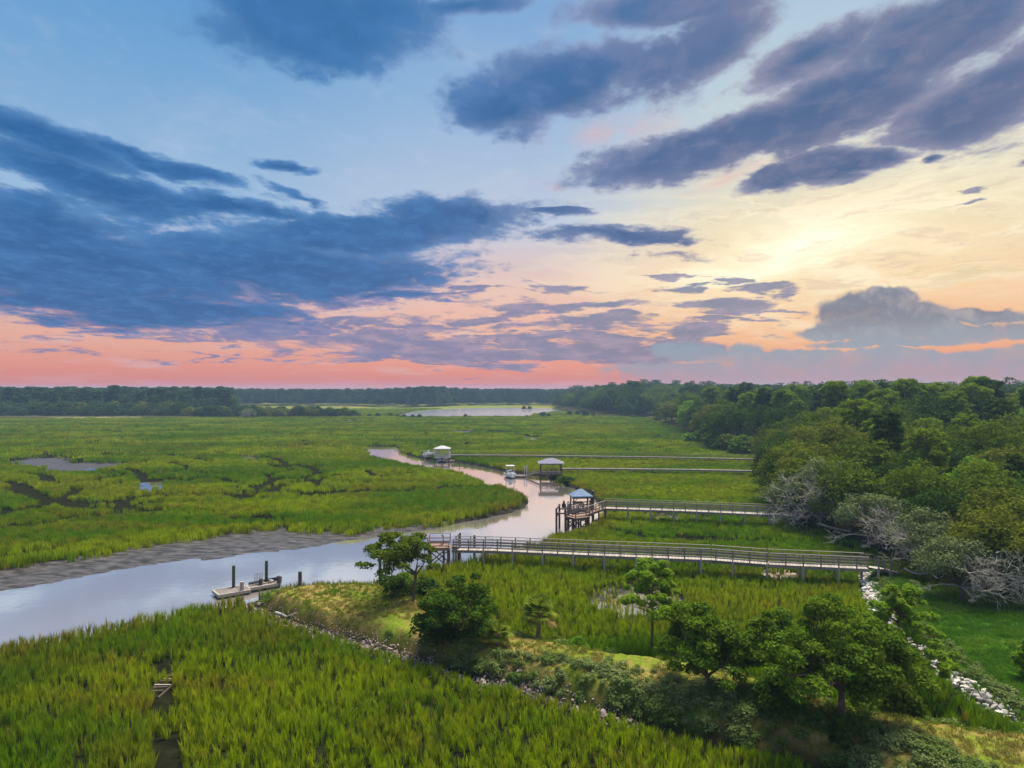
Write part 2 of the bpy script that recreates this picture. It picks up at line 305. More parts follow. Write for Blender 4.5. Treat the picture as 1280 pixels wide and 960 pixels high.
def land(x, y, detail=True):
    r = np.hypot(x, y)
    f = {}
    sc_ = sdf(x, y, creek_p) + (fbm(x * .8, y * .8, 3, 3) - .5) * 1.2 * sstep(r, 40, 90)
    si = sdf(x, y, isl_p) + (fbm(x * .9, y * .9, 5, 3) - .5) * 0.9
    sm = sdf(x, y, mud_p) + (fbm(x * .35, y * 1.2, 6, 3) - .5) * 1.6
    sl = sdf(x, y, lawn_p); sw = np.minimum(sdf(x, y, wood_p), sdf(x, y, lwood_p))
    sb = sdf(x, y, bay_p, 60)
    h = 0.38 + (fbm(x * .06, y * .06, 9, 3) - .5) * 0.12 + (fbm(x * 1.1, y * 1.1, 10, 2) - .5) * .08
    grass = np.ones_like(h)
    # gutters
    dg = np.full(x.shape, 99.0)
    wob = (fbm(x * .35, y * .35, 11, 3) - .5) * 1.6
    for w_, pl in gut:
        k = (x > pl[:, 0].min() - 6) & (x < pl[:, 0].max() + 6) & (y > pl[:, 1].min() - 6) & (y < pl[:, 1].max() + 6)
        if k.any(): dg[k] = np.minimum(dg[k], seg_dist(x[k], y[k], pl) + wob[k] - w_ * .5)
    # wandering small gutters in the open marsh on the far side of the creek
    wx = x + 14 * (fbm(x * .03, y * .03, 21, 3) - .5); wy = y + 14 * (fbm(x * .03, y * .03, 25, 3) - .5)
    n1 = np.abs(fbm(wx * .022, wy * .030, 31, 3) - .5); n2 = np.abs(fbm(wx * .045 + 9, wy * .06, 37, 2) - .5)
    open_ = sstep(r, 105, 135) * (1 - sstep(x / np.maximum(y, 1), -0.12, 0.0) * (1 - sstep(r, 230, 280)))
    nat = np.minimum(n1 / .022 * 1.0, n2 / .05 * 1.1 + .25) * 1.0 - 0.50
    dg = np.minimum(dg, np.where(open_ > .5, nat * 3, 99))
    gk = sstep(dg, -0.2, 0.9)
    h = h * gk + (0.06) * (1 - gk); grass = grass * sstep(dg, 0.0, 0.35)
    f['gut'] = 1 - sstep(dg, 0, 3.5)
    wet = np.zeros_like(h); mud = np.zeros_like(h)
    for pl, lv, kd in pools:
        s = sdf(x, y, pl, 12) + (fbm(x * .7, y * .7, 41, 3) - .5) * 1.5 * (1 if kd != 'w' else .6)
        k = 1 - sstep(s, -0.5, 0.7)
        h = h * (1 - k) + lv * k
        if kd == 'mud': h = h + k * (fbm(x * .5, y * 1.5, 44, 3) - .5) * .12
        grass = np.where(s < 0.2, grass * (0.30 if kd == 'wet' else 0.0), grass)
        mud = np.maximum(mud, k)
    # rim of the creek, its bed, and the mud shelf
    k = 1 - sstep(sc_, -0.9, 0.2)
    bed = np.clip(0.05 + sc_ * 0.8, -0.8, 0.2)
    h = h * (1 - k) + bed * k
    inn = sc_ < 0.0
    shelf = np.clip(-sm * 0.07, -0.25, 0.2) + (fbm(x * .45, y * .6, 50, 4) - .5) * 0.04
    ks = (sc_ < 0.2) & (sm < 1.5)
    h = np.where(ks, np.maximum(h, shelf), h)
    mud = np.maximum(mud, (sc_ < 0.1) * np.where(sm < 1.5, 1.0, .25))
    grass = np.where((sm < 2.5) & (sc_ > -1.0) & (sc_ <= 0), (fbm(x * 1.2, y * 1.2, 55, 2) > .42) * 1.0, grass * (sc_ > 0.0))
    # far bay
    kb = 1 - sstep(sb, -3, 2); h = h * (1 - kb) + (-.5) * kb; grass = grass * (sb > 0)
    f['creek'] = sc_
    # island spit
    ki = sstep(-si, -0.3, 1.5)
    hi = 1.6 + (fbm(x * .25, y * .25, 60, 3) - .5) * .35 + (fbm(x * 1.5, y * 1.5, 63, 3) - .5) * .12
    h = h * (1 - ki) + hi * ki
    grass = grass * (si > 0.7)
    mud = mud * (si > 0)
    # lawn, rock ridge, wood
    kl = sstep(-sl, -0.5, 1.0)
    h = h * (1 - kl) + (0.75 + .02 * np.clip(-sl, 0, 10)) * kl; grass = grass * (sl > 0)
    dr = seg_dist(x, y, rockline); h = h + 0.22 * np.exp(-(dr / .8) ** 2) * (r < 90); grass = grass * ((dr > .75) | (r > 90))
    kw = sstep(-sw, -1, 5)
    h = h + kw * 1.2; grass = grass * (sw > -1.0)
    d_old = seg_dist(x, y, OLDW) + (fbm(x * 1.3, y * 1.3, 70, 2) - .5) * .4
    old = (d_old < .62)
    grass = np.where(old & (fbm(x * 0 + 3, y * .42, 71, 2) > .22), 0, grass)
    h = np.where(old, np.minimum(h, .3), h)
    f.update(h=h, grass=grass, mud=np.clip(mud, 0, 1), isl=ki, lawn=kl, wood=kw, si=si, sl=sl, sw=sw, dr=dr)
    f['path'] = 1 - sstep(sdf(x, y, path_p, 20), -2, 3)
    sp_ = np.minimum(sdf(x, y, bare_p, 10), sdf(x, y, pools[-1][0], 10) * .7) + (fbm(x * 2, y * 2, 77, 3) - .5) * .8
    f['path'] = np.maximum(f['path'], 1 - sstep(sp_, -.3, .25)); f['mud'] = np.where(sp_ < .3, 0, f['mud'])
    return f
def H(x, y):
    return float(land(np.array([float(x)]), np.array([float(y)]))['h'][0])

# ------------------------------------------------------------------ object helpers
def prop(o, label=None, cat=None, group=None, kind=None):
    if label: o['label'] = label
    if cat: o['category'] = cat
    if group: o['group'] = group
    if kind: o['kind'] = kind
    return o
def link(name, me, mat=None, parent=None, loc=None):
    o = bpy.data.objects.new(name, me); COL.objects.link(o)
    if mat is not None and me is not None and not me.materials: me.materials.append(mat)
    if parent is not None: o.parent = parent
    if loc is not None: o.location = loc
    return o
def empty(name, loc, label, cat, group=None, rz=0.0):
    o = bpy.data.objects.new(name, None); COL.objects.link(o); o.location = loc; o.rotation_euler = (0, 0, rz); o.empty_display_size = .3
    return prop(o, label, cat, group)
def npmesh(name, v, faces, mat=None, attrs=None, smooth=False):
    """v (n,3); faces: (m,3) or (m,4) int array"""
    me = bpy.data.meshes.new(name); v = np.asarray(v, np.float32); faces = np.asarray(faces, np.int32); k = faces.shape[1]
    me.vertices.add(len(v)); me.vertices.foreach_set('co', v.ravel())
    me.loops.add(faces.size); me.loops.foreach_set('vertex_index', faces.ravel())
    me.polygons.add(len(faces)); me.polygons.foreach_set('loop_start', np.arange(len(faces), dtype=np.int32) * k)
    me.polygons.foreach_set('loop_total', np.full(len(faces), k, np.int32))
    if smooth: me.polygons.foreach_set('use_smooth', np.ones(len(faces), bool))
    me.update(calc_edges=True)
    for n_, (dom, a) in (attrs or {}).items():
        at_ = me.attributes.new(n_, 'FLOAT', dom); at_.data.foreach_set('value', np.asarray(a, np.float32).ravel())
    if mat is not None: me.materials.append(mat)
    return me
def material(name):
    m_ = bpy.data.materials.new(name); m_.use_nodes = True; T = NT(m_.node_tree); T.n.clear()
    T.out = T.node('ShaderNodeOutputMaterial'); return m_, T
def principled(T, col, rough=.8, spec=.3, bump=None, bstr=.3, bdist=.05, metal=0.0):
    p = T.node('ShaderNodeBsdfPrincipled'); T.put(p.inputs['Base Color'], col); T.put(p.inputs['Roughness'], rough)
    p.inputs['Specular IOR Level'].default_value = spec; T.put(p.inputs['Metallic'], metal)
    if bump is not None:
        b = T.node('ShaderNodeBump'); b.inputs['Strength'].default_value = bstr; b.inputs['Distance'].default_value = bdist
        T.l.new(bump, b.inputs['Height']); T.l.new(b.outputs[0], p.inputs['Normal'])
    return p.outputs[0]
def attr(T, name, kind='GEOMETRY'):
    a = T.node('ShaderNodeAttribute', attribute_name=name, attribute_type=kind); return a.outputs['Fac']
def C(r, g, b): return (r, g, b, 1)

# ------------------------------------------------------------------ ground sheet and water
def marsh_colour(T, pos):
    """living colour of the marsh: patches of deep green, yellow green and olive"""
    p2 = T.vm('MULTIPLY', pos, (1, 1, 0))
    a = T.noise(T.vm('MULTIPLY', p2, (.7, 1.6, 0)), .030, 4, .6, .4); b = T.noise(T.vm('MULTIPLY', p2, (.7, 1.5, 0)), .13, 4, .62, .3); d = T.noise(p2, .9, 2, .5)
    c1 = T.mix(T.ss(a, .42, .58), C(.150, .285, .004), C(.375, .445, .006))
    c1 = T.mix(T.m('MULTIPLY', T.ss(b, .5, .68), .65), c1, C(.36, .30, .018))
    return T.mix(T.m('MULTIPLY', T.ss(d, .4, .7), .4), c1, C(.09, .18, .005))
gm, T = material('marsh ground')
pos = T.node('ShaderNodeNewGeometry').outputs['Position']
fine = T.noise(pos, 5.0, 5, .65); mid = T.noise(pos, 1.1, 4, .6); big = T.noise(pos, .22, 3, .5)
soil = T.mix(T.ss(mid, .3, .7), C(.008, .009, .005), C(.018, .020, .008))
mudc = T.mix(T.ss(T.noise(T.vm('MULTIPLY', pos, (.8, 1.7, 1)), .8, 7, .62), .35, .65), C(.026, .023, .022), C(.090, .082, .080))
dry = T.mix(T.ss(fine, .3, .7), C(.14, .11, .03), C(.26, .20, .06))
grn = T.mix(T.ss(fine, .35, .7), C(.09, .14, .014), C(.18, .22, .022))
isl = T.mix(T.ss(T.m('ADD', T.m('MULTIPLY', big, .6), T.m('MULTIPLY', mid, .4)), .42, .56), grn, dry)
lawn = T.mix(T.ss(T.noise(T.vm('MULTIPLY', pos, (.5, 1.3, 1)), .8, 4, .6), .35, .65), C(.045, .12, .010), C(.10, .21, .018))
litter = T.mix(T.ss(mid, .3, .7), C(.030, .030, .014), C(.09, .085, .03))
cc = T.mix(attr(T, 'far'), soil, T.mix(.75, marsh_colour(T, pos), C(.12, .105, .03)))
cc = T.mix(attr(T, 'mud'), cc, mudc)
cc = T.mix(attr(T, 'path'), cc, C(.42, .34, .24))
cc = T.mix(attr(T, 'isl'), cc, isl)
cc = T.mix(attr(T, 'lawn'), cc, lawn); cc = T.mix(attr(T, 'wood'), cc, litter)
bmp = T.m('ADD', T.m('MULTIPLY', fine, .5), T.noise(T.vm('MULTIPLY', pos, (1, 2.5, 1)), 2.6, 4, .6))
rgh = T.ss(attr(T, 'mud'), 0, 1, .95, .45)
ps = principled(T, cc, rgh, .06, bmp, .6, .08); T.put(ps.node.inputs['Specular IOR Level'], T.m('MULTIPLY', attr(T, 'mud'), .11)); T.l.new(ps, T.out.inputs[0])
rr = np.concatenate([[0.5, 4, 9, 14, 19], 23 * (2600 / 23) ** (np.linspace(0, 1, 960) ** 1.0)])
th = np.concatenate([np.linspace(-180, -50, 26)[:-1], np.linspace(-50, 50, 860), np.linspace(50, 180, 26)[1:-1]]) * math.pi / 180
RR, TH = np.meshgrid(rr, th, indexing='ij'); X = RR * np.sin(TH); Y = RR * np.cos(TH)
f = land(X.ravel(), Y.ravel())
nr, nt = RR.shape
hh = f['h']
v = np.stack([X.ravel(), Y.ravel(), hh], 1)
i0 = (np.arange(nr - 1)[:, None] * nt + np.arange(nt)[None]).ravel()
j1 = (np.arange(nr - 1)[:, None] * nt + (np.arange(nt)[None] + 1) % nt).ravel()
fc = np.stack([i0, j1, j1 + nt, i0 + nt], 1)[:, ::-1]
rad = np.hypot(v[:, 0], v[:, 1])
me = npmesh('ground', v, fc, gm, dict(mud=('POINT', np.maximum(f['mud'], 0)), isl=('POINT', f['isl']), lawn=('POINT', f['lawn']), wood=('POINT', f['wood']),
    path=('POINT', f['path']), far=('POINT', sstep(rad, 520, 640))), smooth=True)
prop(link('marsh_ground', me), kind='structure')
wm, T = material('creek water')
pos = T.node('ShaderNodeNewGeometry').outputs['Position']
rip = T.m('ADD', T.noise(T.vm('MULTIPLY', pos, (1, .7, 1)), 1.3, 4, .55), T.m('MULTIPLY', T.noise(pos, .18, 2, .5), 2.0))
b = T.node('ShaderNodeBump'); b.inputs['Strength'].default_value = .07; b.inputs['Distance'].default_value = .05; T.l.new(rip, b.inputs['Height'])
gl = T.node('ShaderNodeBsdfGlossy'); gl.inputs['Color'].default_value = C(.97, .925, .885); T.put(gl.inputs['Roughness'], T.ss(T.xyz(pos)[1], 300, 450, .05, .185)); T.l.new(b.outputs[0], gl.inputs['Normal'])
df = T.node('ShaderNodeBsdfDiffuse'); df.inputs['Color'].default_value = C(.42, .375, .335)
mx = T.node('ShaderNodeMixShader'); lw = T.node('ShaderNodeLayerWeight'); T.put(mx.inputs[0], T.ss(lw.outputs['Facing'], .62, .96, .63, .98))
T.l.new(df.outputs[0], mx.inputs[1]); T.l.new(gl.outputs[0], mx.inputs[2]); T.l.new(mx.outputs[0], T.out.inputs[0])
S_ = 2650
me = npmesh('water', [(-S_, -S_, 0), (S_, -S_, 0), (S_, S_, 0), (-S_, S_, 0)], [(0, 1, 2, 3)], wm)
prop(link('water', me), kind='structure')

# ------------------------------------------------------------------ scattered growth (countless): points + geometry nodes
def blade_tuft(name, n, radius, h, wd, lean, rg, mat, droop=.25):
    V = []; Fc = []; tip = []
    for i in range(n):
        a = rg.uniform(0, 6.283); rd = radius * math.sqrt(rg.random()); bx, by = rd * math.cos(a), rd * math.sin(a)
        hgt = h * rg.uniform(.6, 1.12); la = rg.uniform(0, 6.283); ln = lean * rg.uniform(.2, 1.3) * hgt
        ux, uy = math.cos(la), math.sin(la); wa = rg.uniform(0, 6.283); wx_, wy_ = math.cos(wa) * wd / 2, math.sin(wa) * wd / 2
        k = len(V)
        for s_, (t_, wf) in enumerate(((0, .8), (.55, 1.0))):
            o_ = ln * t_ ** 2.0; z = hgt * t_
            V += [(bx + ux * o_ - wx_ * wf, by + uy * o_ - wy_ * wf, z), (bx + ux * o_ + wx_ * wf, by + uy * o_ + wy_ * wf, z)]
        V.append((bx + ux * ln, by + uy * ln, hgt * (1 - droop * lean)))
        Fc += [(k, k + 1, k + 3), (k, k + 3, k + 2), (k + 2, k + 3, k + 4)]
    me_ = npmesh(name, V, Fc, mat); return bpy.data.objects.new(name, me_)
def scatter(name, P3, rot, scl, idx, tint, protos, mat, kind='stuff'):
    me_ = bpy.data.meshes.new(name); n = len(P3)
    me_.vertices.add(n); me_.vertices.foreach_set('co', np.asarray(P3, np.float32).ravel())
    for nm, ty, a in (('rt', 'FLOAT_VECTOR', rot), ('sl', 'FLOAT_VECTOR', scl)):
        at_ = me_.attributes.new(nm, ty, 'POINT'); at_.data.foreach_set('vector', np.asarray(a, np.float32).ravel())
    at_ = me_.attributes.new('ix', 'INT', 'POINT'); at_.data.foreach_set('value', np.asarray(idx, np.int32))
    at_ = me_.attributes.new('tint', 'FLOAT', 'POINT'); at_.data.foreach_set('value', np.asarray(tint, np.float32))
    me_.materials.append(mat)
    o = link(name, me_)
    ng = bpy.data.node_groups.new(name, 'GeometryNodeTree')
    ng.interface.new_socket('Geometry', in_out='INPUT', socket_type='NodeSocketGeometry'); ng.interface.new_socket('Geometry', in_out='OUTPUT', socket_type='NodeSocketGeometry')
    nn, ll = ng.nodes, ng.links
    gi = nn.new('NodeGroupInput'); go = nn.new('NodeGroupOutput'); ip = nn.new('GeometryNodeInstanceOnPoints')
    jn = nn.new('GeometryNodeJoinGeometry')
    for p in reversed(protos):
        oi = nn.new('GeometryNodeObjectInfo'); oi.inputs['Object'].default_value = p; oi.inputs['As Instance'].default_value = True
        ll.new(oi.outputs['Geometry'], jn.inputs[0])
    def na(nm, ty):
        a = nn.new('GeometryNodeInputNamedAttribute'); a.data_type = ty; a.inputs['Name'].default_value = nm; return a.outputs['Attribute']
    ll.new(gi.outputs[0], ip.inputs['Points']); ll.new(jn.outputs[0], ip.inputs['Instance'])
    ip.inputs['Pick Instance'].default_value = True
    ll.new(na('ix', 'INT'), ip.inputs['Instance Index']); ll.new(na('rt', 'FLOAT_VECTOR'), ip.inputs['Rotation']); ll.new(na('sl', 'FLOAT_VECTOR'), ip.inputs['Scale'])
    ll.new(ip.outputs[0], go.inputs[0])
    md = o.modifiers.new('scatter', 'NODES'); md.node_group = ng
    if kind: o['kind'] = kind
    return o
def leafy(T, col, trans=.35, rough=.6, spec=.25):
    """leaf surface: reflects and lets some light through"""
    df_ = T.node('ShaderNodeBsdfDiffuse'); T.put(df_.inputs['Color'], col)
    tr = T.node('ShaderNodeBsdfTranslucent'); T.put(tr.inputs['Color'], T.mix(.5, col, T.vm('MULTIPLY', col, (1.25, 1.35, .6))))
    mx_ = T.node('ShaderNodeMixShader'); mx_.inputs[0].default_value = trans
    T.l.new(df_.outputs[0], mx_.inputs[1]); T.l.new(tr.outputs[0], mx_.inputs[2])
    gl_ = T.node('ShaderNodeBsdfGlossy'); gl_.inputs['Roughness'].default_value = rough; gl_.inputs['Color'].default_value = C(1, 1, 1)
    m2 = T.node('ShaderNodeMixShader'); m2.inputs[0].default_value = spec * .06
    T.l.new(mx_.outputs[0], T.out.inputs[0])
grm, T = material('cordgrass blades')
pos = T.node('ShaderNodeNewGeometry').outputs['Position']
base = marsh_colour(T, pos)
rnd = T.node('ShaderNodeObjectInfo').outputs['Random']; tin = attr(T, 'tint', 'INSTANCER')
base = T.mix(tin, base, C(.34, .235, .035))
base = T.mix(T.m('MULTIPLY', T.ss(rnd, .3, .9), .6), base, C(.035, .085, .004))
leafy(T, base, .34)
GR = random.Random(3)
near_p = [blade_tuft('tuft near', 11, .085, 1.0, .036, .16, GR, grm) for _ in range(5)]
mid_p = [blade_tuft('tuft mid', 24, .38, 1.0, .06, .18, GR, grm) for _ in range(4)]
far_p = [blade_tuft('tuft far', 46, 2.0, 1.0, .17, .2, GR, grm) for _ in range(4)]
def fan_points(r0, r1, density, half=41.5):
    n = int(density * (r1 * r1 - r0 * r0) * R(half)); r = np.sqrt(rng.uniform(r0 * r0, r1 * r1, n)); a = rng.uniform(-R(half), R(half), n)
    return r * np.sin(a), r * np.cos(a)
allp = []
for (r0, r1, dens, i0_, ni, rs) in ((27, 84, 14.0, 0, 5, 1.0), (82, 205, 4.2, 5, 4, 1.0), (200, 660, .30, 9, 4, 1.0)):
    x, y = fan_points(r0, r1, dens); f = land(x, y)
    keep = rng.uniform(size=len(x)) < f['grass'] * (0.55 + .45 * sstep(fbm(x * .9, y * .9, 80, 2), .25, .5))
    keep &= f['h'] > -0.16
    x, y = x[keep], y[keep]; f = {k: a[keep] for k, a in f.items()}
    n = len(x)
    hgt = 0.72 + .35 * (fbm(x * .08, y * .08, 82, 3) - .5) + .42 * (fbm(x * .9, y * .9, 84, 2) - .5)
    rim = np.exp(-np.clip(f['creek'], 0, 50) / 3.0); hgt += .18 * rim * (x < 5) + .12 * f['gut']
    right = sstep(x / y, .10, .16) * sstep(y, 60, 66); hgt *= 1 - .22 * right
    hgt *= 1 - .35 * np.exp(-np.clip(f['si'], 0, 9) / 1.2) * (f['creek'] > 3); hgt = np.clip(hgt * rng.uniform(.85, 1.15, n), .35, 1.35)
    tint = .55 * np.exp(-np.clip(f['creek'], 0, 50) / 2.4) * (fbm(x * .2, y * .2, 88, 2) > .3) * ((x > -3) | (y < 66)) + .25 * sstep(fbm(x * .05, y * .09, 86, 3), .55, .75)
    tint = np.clip(tint * rng.uniform(.4, 1.4, n) + .7 * (rng.uniform(size=n) < .035 + .12 * (fbm(x * .15, y * .15, 89, 3) > .62)), 0, .85)
    rot = np.stack([rng.normal(0, .09, n) + .5 * (fbm(x * .12, y * .12, 90, 2) - .5), rng.normal(0, .09, n) + .5 * (fbm(x * .12, y * .12, 92, 2) - .5), rng.uniform(0, 6.28, n)], 1)
    sxy = rng.uniform(.85, 1.2, n) * rs
    allp.append((np.stack([x, y, f['h'] - .03], 1), rot, np.stack([sxy, sxy, hgt * 1.05], 1), i0_ + rng.integers(0, ni, n), tint))
g = scatter('marsh_grass', *[np.concatenate([a[i] for a in allp]) for i in range(5)], near_p + mid_p + far_p, grm)
prop(g, 'tall yellow green cordgrass covering the salt marsh', 'grass')
print('grass tufts', sum(len(a[0]) for a in allp))
# ------------------------------------------------------------------ trees
def leaf_mat(name, c1, c2, trans=.3, sp=.25, var=.35):
    m_, T = material(name)
    oi = T.node('ShaderNodeObjectInfo').outputs['Random']; a = attr(T, 'tint')
    col = T.mix(a, c1, c2)
    pos = T.node('ShaderNodeTexCoord').outputs['Object']
    col = T.mix(T.m('MULTIPLY', T.ss(T.noise(pos, .9, 2, .5), .35, .65), .3), col, c2)
    col = T.mix(T.m('MULTIPLY', oi, var), col, C(c1[0] * .55, c1[1] * .72, c1[2] * .9))
    leafy(T, col, trans, .5, sp); return m_
def bark_mat(name, c1, c2, sc_=6.0):
    m_, T = material(name); pos = T.node('ShaderNodeTexCoord').outputs['Object']
    n_ = T.noise(T.vm('MULTIPLY', pos, (1, 1, .35)), sc_, 4, .65)
    T.l.new(principled(T, T.mix(T.ss(n_, .3, .7), c1, c2), .9, .15, n_, .8, .04), T.out.inputs[0]); return m_
M_oak = leaf_mat('live oak leaves', C(.045, .088, .008), C(.135, .175, .014))
M_olive = leaf_mat('olive oak leaves', C(.068, .095, .010), C(.175, .185, .022))
M_dark = leaf_mat('dark evergreen leaves', C(.024, .056, .010), C(.070, .115, .018))
M_pine = leaf_mat('pine needles', C(.075, .135, .010), C(.20, .27, .018), .35)
M_pine2 = leaf_mat('bright young pine needles', C(.12, .22, .014), C(.24, .36, .03), .4)
M_bright = leaf_mat('bright green leaves', C(.10, .21, .016), C(.22, .34, .025), .4)
M_deep = leaf_mat('deep green leaves', C(.030, .072, .007), C(.095, .155, .014), .28)  # foliage that is itself a darker green
M_wax = leaf_mat('fresh green leaves', C(.040, .090, .008), C(.140, .215, .018), .3, .4)
M_grey = leaf_mat('grey green leaves', C(.075, .100, .040), C(.19, .22, .09), .25)
M_far = leaf_mat('distant wood leaves', C(.028, .070, .026), C(.062, .115, .036), .2)
M_bark = bark_mat('grey brown bark', C(.055, .042, .030), C(.16, .13, .10))
M_pbark = bark_mat('reddish pine bark', C(.085, .045, .028), C(.20, .12, .08))
M_dead = bark_mat('bleached dead wood', C(.22, .20, .17), C(.48, .44, .38))

def tube_arrays(lines, sides=5):
    """lines: list of [(x,y,z,r), ...] -> tapering tubes"""
    V = []; Fq = []
    for ln in lines:
        P_ = np.array(ln, float); n = len(P_)
        T_ = np.gradient(P_[:, :3], axis=0); T_ /= np.linalg.norm(T_, axis=1)[:, None] + 1e-9
        up = np.where(np.abs(T_[:, 2:3]) > .9, np.array([[1., 0, 0]]), np.array([[0, 0, 1.]]))
        A = np.cross(T_, up); A /= np.linalg.norm(A, axis=1)[:, None] + 1e-9; B = np.cross(T_, A)
        k = sum(len(q_) for q_ in V)
        for s_ in range(n):
            an = np.arange(sides) * 2 * math.pi / sides
            V.append(P_[s_, :3] + P_[s_, 3] * (np.cos(an)[:, None] * A[s_] + np.sin(an)[:, None] * B[s_]))
        for s_ in range(n - 1):
            for j in range(sides):
                a = k + s_ * sides + j; b_ = k + s_ * sides + (j + 1) % sides
                Fq.append((a, b_, b_ + sides, a + sides))
    return np.concatenate(V), np.array(Fq)
def limb(p0, p1, r0, r1, rg, n=6, wig=.12, sag=0.0):
    p0 = np.array(p0, float); p1 = np.array(p1, float); L = np.linalg.norm(p1 - p0); out_ = []
    off = np.zeros(3)
    for i in range(n):
        t_ = i / (n - 1); off = off + rg.normal(0, wig * L / n, 3) * (0 < i < n - 1)
        p = p0 + (p1 - p0) * t_ + off * (1 - abs(2 * t_ - 1)) + np.array([0, 0, sag * L * math.sin(math.pi * t_)])
        out_.append((*p, r0 + (r1 - r0) * t_ ** .8))
    return out_
def leaves(rg, lobes, n, size, elong=1.0, zmin=-.55, up=.35):
    """n leaf faces spread through the lobes' shells; lobes: (x,y,z, rx,ry,rz)"""
    L = np.array(lobes, float); ar = (L[:, 3] * L[:, 4] + L[:, 4] * L[:, 5] + L[:, 3] * L[:, 5])
    li = rg.choice(len(L), n, p=ar / ar.sum())
    d = rg.normal(size=(n, 3)); d /= np.linalg.norm(d, axis=1)[:, None]
    low_ = d[:, 2] < zmin; d[low_, 2] *= -1
    rad_ = rg.uniform(.25, 1.0, n) ** .5 * (1 + np.abs(rg.normal(0, .20, n)))
    c_ = L[li, :3] + d * L[li, 3:6] * rad_[:, None]
    nrm = d * .8 + rg.normal(0, .55, (n, 3)) + np.array([0, 0, up]); nrm /= np.linalg.norm(nrm, axis=1)[:, None]
    a = np.cross(nrm, rg.normal(size=(n, 3))); a /= np.linalg.norm(a, axis=1)[:, None]; b_ = np.cross(nrm, a)
    s_ = size * rg.uniform(.6, 1.35, n)[:, None]
    a = a * s_ * elong; b_ = b_ * s_ / elong ** .5 * .62
    V = np.stack([c_ - a, c_ + b_ * 1.0 + a * .1, c_ + a, c_ - b_ + a * .1], 1).reshape(-1, 3)
    Fq = np.arange(n * 4).reshape(n, 4)
    lt = rg.uniform(0, 1, len(L)); tint = np.clip(lt[li] * .55 + rg.uniform(0, .5, n), 0, 1)
    return V, Fq, np.repeat(tint, 4)
def dome(rg, R_, Hc, z0, k, rl, flat=.75, irregular=.18, lowfill=True):
    """lobes over a broad uneven crown of radius R_, height Hc standing from z0"""
    lob = []
    ph = rg.uniform(0, 6.28, 4)
    for i in range(k):
        zf = (i + .5) / k; zf = zf ** .85; a = i * 2.39996 + rg.normal(0, .25)
        rim = 1 + irregular * (math.sin(2 * a + ph[0]) + .7 * math.sin(3 * a + ph[1]))
        rr_ = R_ * math.sqrt(max(0, 1 - (zf * .96) ** 2)) * rim * rg.uniform(.72, 1.0); z = z0 + Hc * zf * rg.uniform(.82, 1.04) * (1 + .15 * math.sin(a + ph[2]))
        s_ = rl * rg.uniform(.7, 1.3)
        lob.append((rr_ * math.cos(a), rr_ * math.sin(a), z, s_, s_, s_ * flat))
    for i in range(k // 4):
        a = rg.uniform(0, 6.28); r_ = R_ * .55 * rg.uniform(); lob.append((r_ * math.cos(a), r_ * math.sin(a), z0 + Hc * rg.uniform(.2, .6), rl * 1.3, rl * 1.3, rl))
    return lob
def skeleton(rg, lob, h0, r0, forks=6, lean=(0, 0), every=1):
    top = np.array([lean[0], lean[1], h0]); lines = [limb((0, 0, -.3), top, r0, r0 * .72, rg, 6, .10)]
    hubs = []
    L = np.array(lob); c0 = L[:, :3].mean(0)
    for i in range(forks):
        a = i * 6.283 / forks + rg.uniform(-.3, .3); m_ = top + (c0 - top) * .45 + np.array([math.cos(a), math.sin(a), 0]) * np.ptp(L[:, 0]) * .2
        lines.append(limb(top - np.array([0, 0, h0 * .1 * rg.uniform()]), m_, r0 * .6, r0 * .32, rg, 5, .18)); hubs.append(m_)
    hubs = np.array(hubs)
    for q_ in L[::every, :3]:
        j = np.argmin(((hubs - q_) ** 2).sum(1)); lines.append(limb(hubs[j], q_, r0 * .28, r0 * .06, rg, 4, .15))
    return lines
def twigs(rg, starts, depth, length, r0, spread=.7, upb=.15):
    lines = []
    def go(p, d, L_, r_, k):
        q_ = p + d * L_
        lines.append(limb(p, q_, r_, r_ * .6, rg, 4, .16))
        if k == 0: return
        for _ in range(rg.integers(2, 4)):
            d2 = d + rg.normal(0, spread, 3) + np.array([0, 0, upb]); d2 /= np.linalg.norm(d2)
            go(q_ + (p - q_) * rg.uniform(0, .35), d2, L_ * rg.uniform(.55, .85), r_ * .6, k - 1)
    for p, d in starts:
        d = np.array(d, float); d /= np.linalg.norm(d); go(np.array(p, float), d, length * rg.uniform(.8, 1.2), r0, depth)
    return lines
class Kind: pass
def tree_kind(crown_arr, leafm, lines, bark, sides=5, dead=None):
    k = Kind(); V, Fq, t_ = crown_arr
    k.h = float(V[:, 2].max()); k.crown = npmesh('crown', V, Fq, leafm, dict(tint=('POINT', t_)))
    tv, tf = tube_arrays(lines, sides); k.trunk = npmesh('trunk', tv, tf, bark, smooth=True)
    k.dead = None
    if dead:
        dv, dfc = tube_arrays(dead, 4); k.dead = npmesh('bare_branches', dv, dfc, M_dead)
    return k
def plant(kind_, name, loc, s_, rz, label, cat, group=None, sz=None, tilt=(0, 0)):
    o = bpy.data.objects.new(name, None); COL.objects.link(o); o.location = loc; o.rotation_euler = (tilt[0], tilt[1], rz); o.scale = (s_, s_, sz or s_); o.empty_display_size = .3
    prop(o, label, cat, group)
    for nm, me_ in (('crown', kind_.crown), ('trunk', kind_.trunk), ('bare_branches', kind_.dead)):
        if me_ is not None: c_ = bpy.data.objects.new(nm, me_); COL.objects.link(c_); c_.parent = o
    return o
TR = np.random.default_rng(11)
